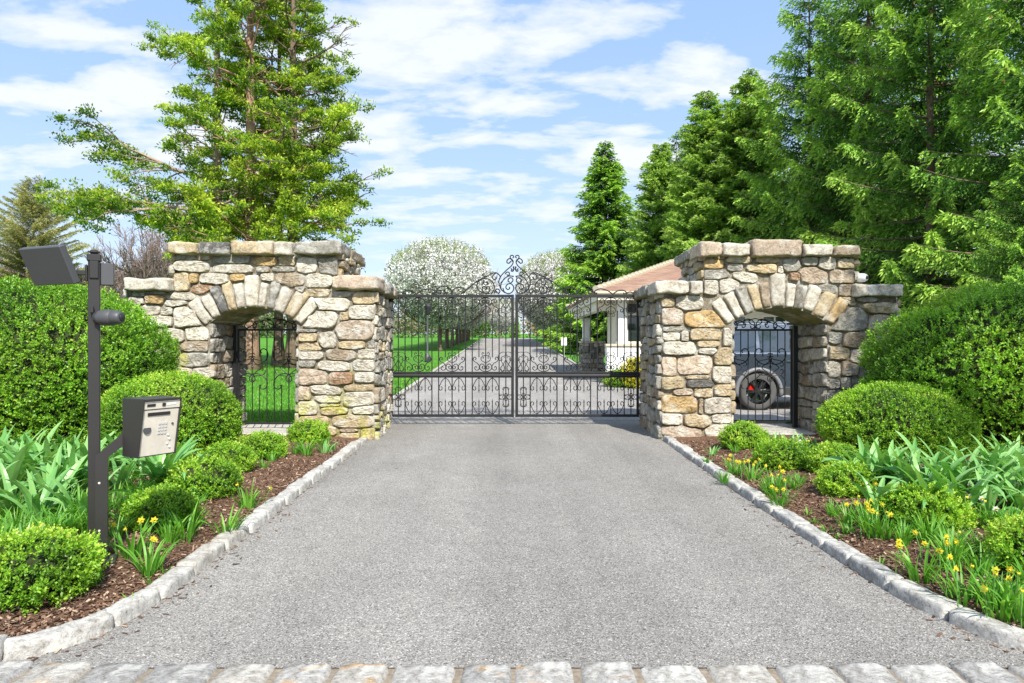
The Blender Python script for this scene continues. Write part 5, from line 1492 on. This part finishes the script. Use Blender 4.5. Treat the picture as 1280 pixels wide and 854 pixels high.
    def cross(p0, p1, ins, name, mat):
        """slanted pane across the cabin between two profile points"""
        (xa, za), (xb, zb2) = p0, p1; nx, nz = -(zb2 - za), (xb - xa); l = math.hypot(nx, nz); nx, nz = nx / l * .012, nz / l * .012
        wa, wb_ = Wd - .12 - (za - 1.2) * .28, Wd - .12 - (zb2 - 1.2) * .28
        V = [(xa, -wa, za), (xa, wa, za), (xb, wb_, zb2), (xb, -wb_, zb2)]; V2 = [(a - nx * ins, b_, c2 - nz * ins) for a, b_, c2 in V]
        q = MB(); q.add(V + V2, [(0, 1, 2, 3), (7, 6, 5, 4), (0, 4, 5, 1), (1, 5, 6, 2), (2, 6, 7, 3), (3, 7, 4, 0)]); q.build(name, mat, o)
    cross((wb - .66, 1.235), (wb - 1.40, 1.735), 1, 'windscreen', M['car_glass']); cross((-.815, 1.30), (-.72, 1.68), -1, 'rear_window', M['car_glass'])
    q = MB(); q.add(*bevbox(wb + .62, wb + .99, -Wd + .03, Wd - .03, .42, .62, .04)); q.build('bumper', M['cladding'], o)
    q = MB(); q.add(*bevbox(-.97, -.66, -Wd + .03, Wd - .03, .44, .64, .04)); q.build('bumper', M['cladding'], o)
    return o
suv('silver-grey sport utility car with red brake caliper, parked behind the right arch', 5.27, 15.55, tzf(15), 0, M['silver'])
suv('dark car parked far back beside the gatehouse porch', 8.6, 36.0, tzf(36), R(188), M['charcoal'])

# lamp post and sign on the lawn
L = thing('lamp_post', 'slim grey lamp post on the lawn beyond the left gate leaf', 'lamp post', (-4.7, 38, tzf(38)))
mb = MB(); V, F = lathe([(0, -.1), (.17, -.1), (.17, .3), (.11, .4), (.06, .5), (.055, 2.55), (.05, 2.6), (0, 2.6)], 14); mb.add(V, F); mb.build('pole', M['panel_grey'], L, smooth=True)
mb = MB(); V, F = lathe([(.06, 2.6), (.12, 2.66), (.20, 3.05), (.22, 3.08), (.12, 3.22), (.03, 3.3), (0, 3.34)], 8); mb.add(V, F); mb.build('lantern', M['dark'], L)
S_ = thing('sign_post', 'small blank white sign on a short post beside the far drive, right side', 'sign', (2.9 + .75, 48, tzf(48)))
mb = MB(); mb.add(*bevbox(-.04, .04, -.04, .04, -.1, 1.1, .005)); mb.build('post', M['white_paint'], S_)
mb = MB(); mb.add(*bevbox(-.2, .2, -.06, -.042, .7, 1.25, .008)); mb.build('sign_board', M['white_paint'], S_)
# ------------------------------------------------------------------ trees
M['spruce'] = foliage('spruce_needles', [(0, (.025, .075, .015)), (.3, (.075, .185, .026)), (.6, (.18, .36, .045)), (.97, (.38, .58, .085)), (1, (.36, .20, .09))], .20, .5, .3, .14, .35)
M['cypress'] = foliage('cypress_sprays', [(0, (.07, .15, .025)), (.4, (.17, .31, .05)), (.8, (.29, .44, .09)), (.97, (.38, .50, .13)), (1, (.42, .26, .11))], .34, .55, .25, .15, .4)
M['hemlock'] = foliage('conifer_tufts', [(0, (.06, .14, .016)), (.3, (.16, .28, .022)), (.62, (.37, .49, .036)), (1, (.58, .63, .08))], .36, .5, .3, .18, .5)
M['blossom'] = foliage('blossom', [(0, (.09, .16, .03)), (.10, (.13, .20, .05)), (.14, (.62, .60, .57)), (.5, (.78, .77, .75)), (1, (.88, .88, .87))], .25, .6, .2, .10, .5, tint=(1, 1, 1))
M['young'] = foliage('young_leaves', [(0, (.14, .20, .07)), (.5, (.24, .31, .07)), (1, (.30, .33, .17))], .3, .5, .3)
M['olive'] = foliage('sparse_needles', [(0, (.13, .14, .065)), (.5, (.28, .28, .10)), (1, (.46, .43, .18))], .25, .6, .2, .2, .3)

def spruce_meshes(seed, H, Rb, droop=.35, dens=1.0, zmin=.03, blade=(.21, .06), whorl=.72, taper=.72, tufty=1.0, lean=0, gaps=.0):
    rg = np.random.RandomState(seed)
    wood = MB(); tr = max(.12, H * .0125)
    tp = [(.02 * math.sin(z * .7), .02 * math.cos(z), z) for z in np.linspace(-.2, H * .99, 12)]
    wood.add(*tube(tp, np.linspace(tr, .015, 12), 8), (.2, .15, .1))
    C = []; Dd = []; Ll = []; Ww = []; Rr = []
    z = H * zmin
    while z < H * .985:
        f = z / H; nb = 6 if f < .85 else 4
        a0 = rg.rand() * 6.28
        for b in range(nb):
            if rg.rand() < gaps: continue
            a = a0 + 2 * PI * b / nb + .35 * rg.normal(); zz = z + .15 * rg.normal()
            L = Rb * (1 - f) ** taper * (.72 + .42 * rg.rand()) + .18
            if f < .12: L *= .75 + 2 * f
            o_ = np.array([math.cos(a), math.sin(a), 0]); s_ = np.array([-math.sin(a), math.cos(a), 0])
            al = .55 * f - droop * (1 - f); be = .10 + .40 * (1 - f) * droop
            t = np.linspace(0, 1, 7); bend = .12 * rg.normal()
            pts = np.array([0, 0, zz]) + o_ * (L * t)[:, None] + s_ * (bend * L * t * t)[:, None] + np.array([0, 0, 1.0]) * (L * (al * t + be * t * t))[:, None]
            wood.add(*tube(pts, np.linspace(.012 + .012 * L, .004, 7), 4, cap=False), (.16, .12, .08))
            nbr = max(4, int(L / .062 * dens))
            u = .10 + .90 * (np.arange(nbr) + rg.rand(nbr)) / nbr
            base = np.stack([np.interp(u, t, pts[:, k]) for k in range(3)], 1)
            side = np.where(np.arange(nbr) % 2 == 0, 1, -1)
            ln = (.24 + .50 * (1 - u) ** .6 * min(1.0, L / 2.2)) * (.7 + .6 * rg.rand(nbr)) * (1 if f < .9 else .6)
            tang = norm(pts[-1] - pts[2])
            d = norm(tang * (.55 + .3 * u)[:, None] + s_ * (side * (.9 - .35 * u))[:, None] - np.array([0, 0, 1.0]) * (.25 + .7 * rg.rand(nbr) * droop * 2.2)[:, None])
            m = 11
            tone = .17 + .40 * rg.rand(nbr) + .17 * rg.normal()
            for k in range(m):
                q = (k + .35) / m
                c = base + d * (ln * q)[:, None] - np.array([0, 0, 1.0]) * (ln * q * q * (.25 + .9 * droop))[:, None] + .012 * rg.normal(size=(nbr, 3))
                dir_ = norm(d + np.array([0, 0, -.3 * q]) + .42 * rg.normal(size=(nbr, 3)) * tufty)
                C.append(c); Dd.append(dir_); Ll.append(blade[0] * (.65 + .5 * rg.rand(nbr)) * (1 if f < .9 else .7)); Ww.append(blade[1] * (.7 + .6 * rg.rand(nbr)))
                Rr.append(np.clip(tone - .14 + .70 * (u ** 1.6 - .3) + .30 * q + .06 * rg.normal(size=nbr), 0, .96))  # pale new growth at tips; inner needles coloured darker in place of shaded gaps
        z += whorl * (.75 + .5 * rg.rand()) * (1 if f < .8 else .7)
    C = np.concatenate(C); V = leaves(C, np.concatenate(Dd), np.concatenate(Ll), np.concatenate(Ww), rng=rg); r = np.concatenate(Rr)
    # cones in the upper crown
    if blade[0] > .17:
        pick = np.where((C[:, 2] > H * .45) & (rg.rand(len(C)) < .0035))[0]
        CV = leaves(C[pick], np.tile([0, 0, -1.0], (len(pick), 1)), .17, .06, rng=rg); CV2 = leaves(C[pick], np.tile([0, 0, -1.0], (len(pick), 1)), .17, .06, rng=rg)
        V = np.concatenate([V, CV, CV2]); r = np.concatenate([r, np.ones(2 * len(pick))])
    return wood.mesh('trunk', True), quad_mesh('needles', V, r)

def plant_tree(name, meshes, mats, parts, x, y, rz, s, label, group=None, cat='tree', zs=1.0, z=None):
    o = thing(name, label, cat, (x, y, tzf(y) if z is None else z), rz, group)
    o.scale = (s, s, s * zs)
    for me, mt, nm in zip(meshes, mats, parts):
        link_mesh(nm, me, M[mt], o)
    return o

SPV = [spruce_meshes(1, 20, 4.9, .42), spruce_meshes(2, 20, 4.7, .50), spruce_meshes(3, 20, 5.2, .38)]
SPN = spruce_meshes(8, 18, 3.2, .30, whorl=.30, blade=(.22, .07), taper=1.0)
CYV = [spruce_meshes(11, 16, 3.0, .10, 1.0, blade=(.22, .075), whorl=.28, taper=.72, tufty=1.4), spruce_meshes(12, 16, 2.7, .06, 1.0, blade=(.22, .075), whorl=.29, taper=.78, tufty=1.4)]
G = 'tall evergreens behind the gatehouse and right pier'
def sp(v, x, y, H, rz, label, wide=1.0, H0=20, nm='spruce_tree', mat='spruce', bark='bark'):
    o = plant_tree(nm, v, (bark, mat), ('trunk', 'crown'), x, y, rz, H / H0, label, G)
    o.scale = (H / H0 * wide, H / H0 * wide, H / H0); return o
sp(SPN, 7.1, 52, 16.3, .4, 'slender pointed spruce standing apart, between the right blossom trees and gatehouse', 1.65, 18)
sp(CYV[0], 10.0, 46, 14.3, 1.0, 'feathery grey-green conifer just right of the slender spruce', 1.25, 16, 'cypress_tree', 'cypress', 'pale_bark')
sp(CYV[1], 11.5, 40.5, 16.0, 2.0, 'feathery conifer with reddish tips above the gatehouse roof', 1.3, 16, 'cypress_tree', 'cypress', 'pale_bark')
sp(CYV[0], 13.6, 39, 16.4, 3.1, 'feathery conifer with dense bright top, left of the tall spruces', 1.3, 16, 'cypress_tree', 'spruce', 'pale_bark')
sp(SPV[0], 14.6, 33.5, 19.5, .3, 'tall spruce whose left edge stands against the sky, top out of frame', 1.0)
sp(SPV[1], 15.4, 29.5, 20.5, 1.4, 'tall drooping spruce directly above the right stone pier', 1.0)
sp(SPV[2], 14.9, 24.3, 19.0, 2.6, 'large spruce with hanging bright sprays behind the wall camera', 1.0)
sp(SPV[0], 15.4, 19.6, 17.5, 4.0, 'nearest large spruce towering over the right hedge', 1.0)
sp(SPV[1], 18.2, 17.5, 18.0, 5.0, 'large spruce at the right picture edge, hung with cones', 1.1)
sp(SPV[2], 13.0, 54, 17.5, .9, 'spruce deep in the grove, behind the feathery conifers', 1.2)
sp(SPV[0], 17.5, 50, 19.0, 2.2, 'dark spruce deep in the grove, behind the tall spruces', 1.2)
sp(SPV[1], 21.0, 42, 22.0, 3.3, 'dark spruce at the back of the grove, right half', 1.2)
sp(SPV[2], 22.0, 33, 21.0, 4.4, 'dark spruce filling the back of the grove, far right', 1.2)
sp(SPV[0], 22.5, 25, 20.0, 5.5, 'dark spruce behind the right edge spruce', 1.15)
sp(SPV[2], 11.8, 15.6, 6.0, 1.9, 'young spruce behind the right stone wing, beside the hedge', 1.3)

# ---- left group: open, tufted old conifers with bare lower trunks
def tufted(seed, H, prof, trunk_r, nbranch, zlo, bark, forced=(), tuft=85, size=.33):
    rg = np.random.RandomState(seed); wood = MB()
    lx, ly = rg.normal(size=2) * .15
    tp = np.array([(lx * math.sin(q * 2.2), ly * math.sin(q * 1.7 + 1), -.2 + q * (H + .2)) for q in np.linspace(0, 1, 14)])
    rad = trunk_r * (1 - np.linspace(0, 1, 14)) ** .7 + .02; rad[0] *= 1.7; rad[1] *= 1.05
    wood.add(*tube(tp, rad, 12), (.3, .22, .16))
    P = []; T = []
    def branch(p, a, el, L, lvl, r0):
        n = 6; pts = [p]; d = np.array([math.cos(a) * math.cos(el), math.sin(a) * math.cos(el), math.sin(el)])
        for k in range(n):
            d = norm(d + .13 * rg.normal(size=3) + np.array([0, 0, .05 if lvl == 0 else .0])); pts.append(pts[-1] + d * L / n)
        pts = np.array(pts); wood.add(*tube(pts, np.linspace(r0, r0 * .25, n + 1), 5 if lvl == 0 else 3, cap=False), (.2, .15, .1))
        if lvl < 2:
            m = max(2, int(L * (2.6 if lvl == 0 else 2.2)))
            for k in range(m):
                f = .25 + .75 * (k + rg.rand()) / m; i = min(n - 1, int(f * n)); q = pts[i] + (pts[i + 1] - pts[i]) * (f * n - i)
                branch(q, a + (.5 + .5 * rg.rand()) * (1 if k % 2 else -1) * (1.0 if lvl == 0 else 1.1), el * .5 + .25 * rg.normal(), L * (.42 if lvl == 0 else .38) * (1.15 - .5 * f) * (.7 + .6 * rg.rand()), lvl + 1, r0 * .45)
        if lvl >= 1:
            for k in range(2, n + 1):
                if rg.rand() < (.75 if lvl == 2 else .45): P.append(pts[k]); T.append(d)
        else: P.append(pts[-1]); T.append(d)
    for k in range(nbranch):
        f = (k + rg.rand()) / nbranch; z = zlo + (H * .985 - zlo) * f
        L = np.interp(z, [q[0] for q in prof], [q[1] for q in prof]) * (.65 + .5 * rg.rand())
        a = rg.rand() * 6.28
        i = min(12, int(z / H * 13)); pz = np.array([np.interp(z, tp[:, 2], tp[:, 0]), np.interp(z, tp[:, 2], tp[:, 1]), z])
        branch(pz, a, .05 + .35 * f + .15 * rg.normal(), L, 0, .025 + .012 * L)
    for z, a, el, L in forced:
        pz = np.array([np.interp(z, tp[:, 2], tp[:, 0]), np.interp(z, tp[:, 2], tp[:, 1]), z]); branch(pz, a, el, L, 0, .11)
    P = np.array(P); T = np.array(T); n = len(P)
    V = []; r = []
    tone = rg.rand(n)
    off = np.array([mnoise.noise(Vector(p * .55 + seed)) for p in P])
    keep = (off > -.07) | (P[:, 0] < -3.2)
    P, T, tone, off = P[keep], T[keep], tone[keep], off[keep]; n = len(P)
    for k in range(max(4, tuft // 5)):
        o_ = rg.normal(size=(n, 3)) * np.array([1, 1, .55]) * size * .42
        d = norm(T * .5 + np.array([0, 0, .35]) + .8 * rg.normal(size=(n, 3)))
        V.append(leaves(P + o_, d, .11 + .09 * rg.rand(n), .05 + .035 * rg.rand(n), rng=rg))
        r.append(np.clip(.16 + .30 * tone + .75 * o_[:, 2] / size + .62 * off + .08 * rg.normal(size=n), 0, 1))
    return wood.mesh('trunk', True), quad_mesh('foliage', np.concatenate(V), np.concatenate(r))
def lt(x, y, label, seed, H, prof, tr, nb, zlo, bark, forced=(), nm='conifer_tree', rz=0):
    return plant_tree(nm, tufted(seed, H, prof, tr, nb, zlo, bark, forced), (bark, 'hemlock'), ('trunk', 'crown'), x, y, rz, 1, label, 'old conifers behind the left stone pier')
pf = [(3, 3.6), (6, 4.3), (9, 3.5), (14, 2.8), (18, 2.0), (21, .8)]
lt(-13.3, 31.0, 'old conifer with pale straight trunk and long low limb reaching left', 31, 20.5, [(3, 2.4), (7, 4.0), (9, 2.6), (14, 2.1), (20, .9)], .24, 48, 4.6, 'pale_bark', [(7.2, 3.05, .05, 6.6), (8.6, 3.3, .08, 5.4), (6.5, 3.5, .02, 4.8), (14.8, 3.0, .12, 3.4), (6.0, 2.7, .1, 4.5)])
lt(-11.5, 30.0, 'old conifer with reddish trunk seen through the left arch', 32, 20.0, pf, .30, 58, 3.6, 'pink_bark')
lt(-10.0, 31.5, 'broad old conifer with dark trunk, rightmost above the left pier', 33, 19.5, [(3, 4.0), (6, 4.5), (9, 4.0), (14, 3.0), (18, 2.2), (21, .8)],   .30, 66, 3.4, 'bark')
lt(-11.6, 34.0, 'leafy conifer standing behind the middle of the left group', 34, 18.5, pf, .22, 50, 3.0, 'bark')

# ---- flowering pears along the drive
def pear(seed, H, Rc, zb):
    rg = np.random.RandomState(seed); wood = MB()
    wood.add(*tube([(0, 0, -.2), (.03, .02, .3), (0, .04, 1.2), (.05, 0, 2.4)], [.30, .21, .18, .16], 10), (.3, .25, .2))
    zc = (H + zb) / 2; hz = (H - zb) / 2; P = []
    def grow(p, d, L, r, lvl):
        n = 5; pts = [p]
        for k in range(n): d = norm(d + .12 * rg.normal(size=3) + np.array([0, 0, .06])); pts.append(pts[-1] + d * L / n)
        wood.add(*tube(pts, np.linspace(r, r * .5, n + 1), 5 if lvl < 2 else 3, cap=False), (.25, .2, .16))
        if lvl < 3:
            for k in range(4 if lvl else 5):
                i = 2 + int(rg.rand() * 3.9); i = min(i, n); s_ = norm(rg.normal(size=3)); grow(pts[i], norm(d + .75 * s_ + np.array([0, 0, .15])), L * (.55 + .2 * rg.rand()), r * .5, lvl + 1)
    for k in range(9):
        a = 2 * PI * k / 9 + .3 * rg.normal(); el = .45 + .9 * rg.rand()
        grow(np.array([0, 0, 1.7 + .9 * rg.rand()]), np.array([math.cos(a) * math.cos(el), math.sin(a) * math.cos(el), math.sin(el)]), hz * .95, .09, 0)
    n = 6500; d = norm(rg.normal(size=(n, 3))); off = rg.rand(3) * 40
    ln = np.array([mnoise.noise(Vector(q * 2.2 + off)) + .6 * mnoise.noise(Vector(q * 5.5 + off)) for q in d])
    rad = (1 + .10 * ln) * (1 - .55 * rg.rand(n) ** 1.7)
    C = d * rad[:, None] * np.array([Rc, Rc, hz]) ; C[:, 2] += zc; C[:, :2] *= np.clip(.62 + .38 * (C[:, 2:3] - zb) / (hz * .8), .6, 1)
    gap = np.array([mnoise.noise(Vector(c * 1.1 + off)) for c in C]); k_ = gap > -.30 - .15 * (rad > .8); C = C[k_]; rad = rad[k_]; n = len(C)
    V = []; r = []
    low = (C[:, 2] < zb + hz * .5)
    for k in range(9):
        c = C + rg.normal(size=(n, 3)) * .15
        V.append(leaves(c, rg.normal(size=(n, 3)), .13 + .08 * rg.rand(n), .10 + .05 * rg.rand(n), rng=rg))
        q = .2 + .8 * rg.rand(n); g = rg.rand(n) < np.where(low, .34, .17); q[g] = .12 * rg.rand(g.sum()); r.append(q)
    bl = quad_mesh('blossom', np.concatenate(V), np.concatenate(r))
    # upright leafy shoots at the top
    m = 420; a = rg.rand(m) * 6.28; u = np.sqrt(rg.rand(m)) * .92
    x, y = u * Rc * np.cos(a), u * Rc * np.sin(a); z = zc + hz * np.sqrt(1 - u * u) * .95
    V = []; r = []
    hgt = .35 + .7 * rg.rand(m)
    for k in range(14):
        f = (k + .3) / 14; p = np.stack([x * (1 + .04 * f), y * (1 + .04 * f), z + f * hgt - .15], 1) + .05 * rg.normal(size=(m, 3))
        V.append(leaves(p, np.array([0, 0, .8]) + .6 * rg.normal(size=(m, 3)), .12, .07, rng=rg)); r.append(np.clip(.35 + .65 * f * (rg.rand(m) > .3) + .1 * rg.normal(size=m), 0, 1))
    sh = quad_mesh('shoots', np.concatenate(V), np.concatenate(r))
    return wood.mesh('trunk', True), bl, sh
PV = [pear(51, 10.2, 4.5, 2.3), pear(52, 9.6, 4.2, 2.2)]
def pr_(i, x, y, s, label, g): return plant_tree('pear_tree', PV[i % 2], ('bark', 'blossom', 'young'), ('trunk', 'blossom', 'leaf_shoots'), x, y, i * 1.3, s, label, g)
gl, gr = 'white blossoming trees in the row left of the far drive', 'white blossoming trees in the row right of the far drive'
pr_(0, -6.35, 60, 1.0, 'round white blossoming tree nearest behind the left gate leaf', gl).scale = (1.06, 1.06, .93)
for i in range(1, 9): pr_(i, -6.3 - .03 * i * 9.5, 60 + 9.5 * i, 1.0, 'white blossoming tree farther along the left row, trunk lined up behind the nearest', gl)
pr_(1, 5.0, 74, 1.05, 'white blossoming tree nearest in the right row, beside the slender spruce', gr)
for i in range(1, 8): pr_(i + 3, 5.2 + .2 * i, 74 + 9.5 * i, 1.03, 'white blossoming tree farther along the right row, behind the nearest', gr)
pr_(3, 8.8, 70, .85, 'white blossoming tree behind the slender spruce, half hidden', gr)

# ---- bare and distant trees
def bare(seed, H, spread=1.0):
    rg = np.random.RandomState(seed); wood = MB()
    def grow(p, d, L, r, lvl):
        n = 4; pts = [p]
        for k in range(n): d = norm(d + .14 * rg.normal(size=3) + np.array([0, 0, .07])); pts.append(pts[-1] + d * L / n)
        wood.add(*tube(pts, np.maximum(np.linspace(r, r * .55, n + 1), .016), 6 if lvl < 2 else 3, cap=False), (.3, .24, .2))
        if lvl < 5:
            for k in range(4 if lvl else 6):
                i = 2 + int(rg.rand() * 2.9); i = min(i, n); grow(pts[i], norm(d + .62 * spread * norm(rg.normal(size=3)) + np.array([0, 0, .12])), L * (.62 + .16 * rg.rand()), r * .55, lvl + 1)
    grow(np.array([0, 0, -.2]), np.array([0, 0, 1.0]), H * .36, H * .017, 0)
    return wood.mesh('trunk', True)
BV = [bare(61, 10), bare(62, 10, 1.2), bare(63, 10, .9)]
for i, (px, y, s, lab) in enumerate([(195, 66, .95, 'leafless tree rising just left of the left pier wing'), (160, 70, .85, 'leafless tree between the tall post and left pier'), (182, 82, .95, 'pale leafless tree behind the two nearer ones'), (140, 75, .7, 'small leafless tree right beside the tall post'),
        (75, 60, .62, 'leafless tree behind the flat panel'), (15, 58, .7, 'leafless brown tree at the left picture edge'), (110, 62, .6, 'low leafless tree behind the tall post'), (45, 70, .8, 'leafless tree behind the thin conifer'), (-20, 62, .75, 'leafless tree just at the left frame border'), (225, 90, .7, 'leafless tree half hidden by the left pier')]):
    plant_tree('bare_tree', (BV[i % 3],), ('twig',), ('branches',), (px - 640) * y / 853, y, i * 2.1, s * 1.4, lab, 'leafless trees beyond the left hedge')
OL = spruce_meshes(71, 15, 6.3, -.12, .9, .10, (.28, .045), .40, .72, .8)
plant_tree('thin_conifer', OL, ('pale_bark', 'olive'), ('trunk', 'crown'), (42 - 640) * 55 / 853, 55, .5, .93, 'thin olive conifer with level branches at the far left')

# ---- grass blades on the near lawn
rg = np.random.RandomState(12); n = 70000
gy = 12.2 + 22 * rg.rand(n) ** 1.6; gx = np.array([road_x(max(q, 13))[0] for q in gy]) - .2 - 13 * rg.rand(n)
gd = np.concatenate([.5 * rg.normal(size=(n, 2)), np.ones((n, 1))], 1)
V = leaves(np.stack([gx, gy, tz(gy) - .02], 1), gd, .06 + .05 * rg.rand(n), .012 + .012 * rg.rand(n), rng=rg)
M['grass'] = foliage('grass_blades', [(0, (.06, .20, .02)), (.5, (.12, .33, .035)), (.93, (.20, .44, .06)), (1, (.38, .40, .14))], .35, .5, .3, .2, .4)
setp(link_mesh('lawn_grass', quad_mesh('lawn_grass', V, rg.rand(n)), M['grass']), 'short bright green grass growing on the lawn left of the far drive', 'grass', kind='stuff')

# ---- far wood closing the view
rg = np.random.RandomState(99)
V = []; r = []
for k in range(520):
    ang = rg.rand(); x = -170 + 340 * ang; y = 172 + 45 * rg.rand()
    if abs(x - 1) < 3: continue
    h = 5 + 6 * rg.rand(); w_ = 2 + 2 * rg.rand(); n = 150
    d = norm(rg.normal(size=(n, 3))) * (rg.rand(n, 1) ** .4) * np.array([w_, w_, h * .5]); d[:, 2] += h * .5
    ev = rg.rand() < .45
    V.append(leaves(np.array([x, y, tzf(y)]) + d, rg.normal(size=(n, 3)), .9, .5, rng=rg)); r.append(np.clip((.15 if ev else .72) + .18 * rg.normal(size=n), 0, 1))
M['far'] = foliage('far_wood', [(0, (.05, .11, .03)), (.35, (.10, .18, .05)), (.6, (.20, .18, .11)), (1, (.30, .24, .18))], .2, .8, .1)
o = link_mesh('distant_wood', quad_mesh('distant_wood', np.concatenate(V), np.concatenate(r)), M['far'])
setp(o, 'hazy band of mixed brown and green woodland closing the lawn at the horizon', 'wood', kind='stuff')
plant_tree('round_tree', (PV[0][0], PV[0][1], PV[0][2]), ('bark', 'young', 'young'), ('trunk', 'crown', 'leaf_shoots'), -2.5, 160, 0, .9, 'green tree closing the far end of the drive')
plant_tree('spruce_tree', SPN, ('bark', 'spruce'), ('trunk', 'crown'), .8, 182, 1.0, .55, 'small far evergreen at the vanishing point of the drive')

# ---- yellow shrub by the gatehouse, tree that shades the right pier
M['forsythia'] = foliage('yellow_leaves', [(0, (.12, .20, .02)), (.3, (.35, .38, .03)), (.6, (.65, .56, .03)), (1, (.80, .68, .08))], .3, .5, .3)
bush('forsythia_bush', 'yellow flowering bush beside the gatehouse half wall', 'shrub', 4.05, 20.6, .75, .6, .95, 1300, .06, 77, 'forsythia', lump=.2, depth=.3, z0=.1, sq=2)
bush('forsythia_bush', 'second yellow flowering bush, partly hidden by the right pier', 'shrub', 5.4, 20.9, .8, .6, .9, 1300, .06, 78, 'forsythia', lump=.2, depth=.3, z0=.1, sq=2)
for i, (x, lab) in enumerate(((3.3, 'low green bush in front of the half wall'), (6.8, 'green bush under the gatehouse front windows'))):
    bush('evergreen_bush', lab, 'shrub', x, 20.9, .5, .45, .55, 800, .05, 79 + i, 'box', lump=.15, depth=.25, z0=.1)
SH = tufted(41, 11.5, [(4, 1.6), (6, 2.5), (9, 2.0), (11.5, .5)], .22, 30, 4.6, 'bark', tuft=70, size=.36)
plant_tree('shade_tree', SH, ('bark', 'hemlock'), ('trunk', 'crown'), 8.6, 3.2, 0, 1, 'open conifer right of the drive, its shade dappling the right pier', None, z=0)
print('faces', sum(len(o.data.polygons) for o in bpy.data.objects if o.type == 'MESH'), 'objects', len(bpy.data.objects))
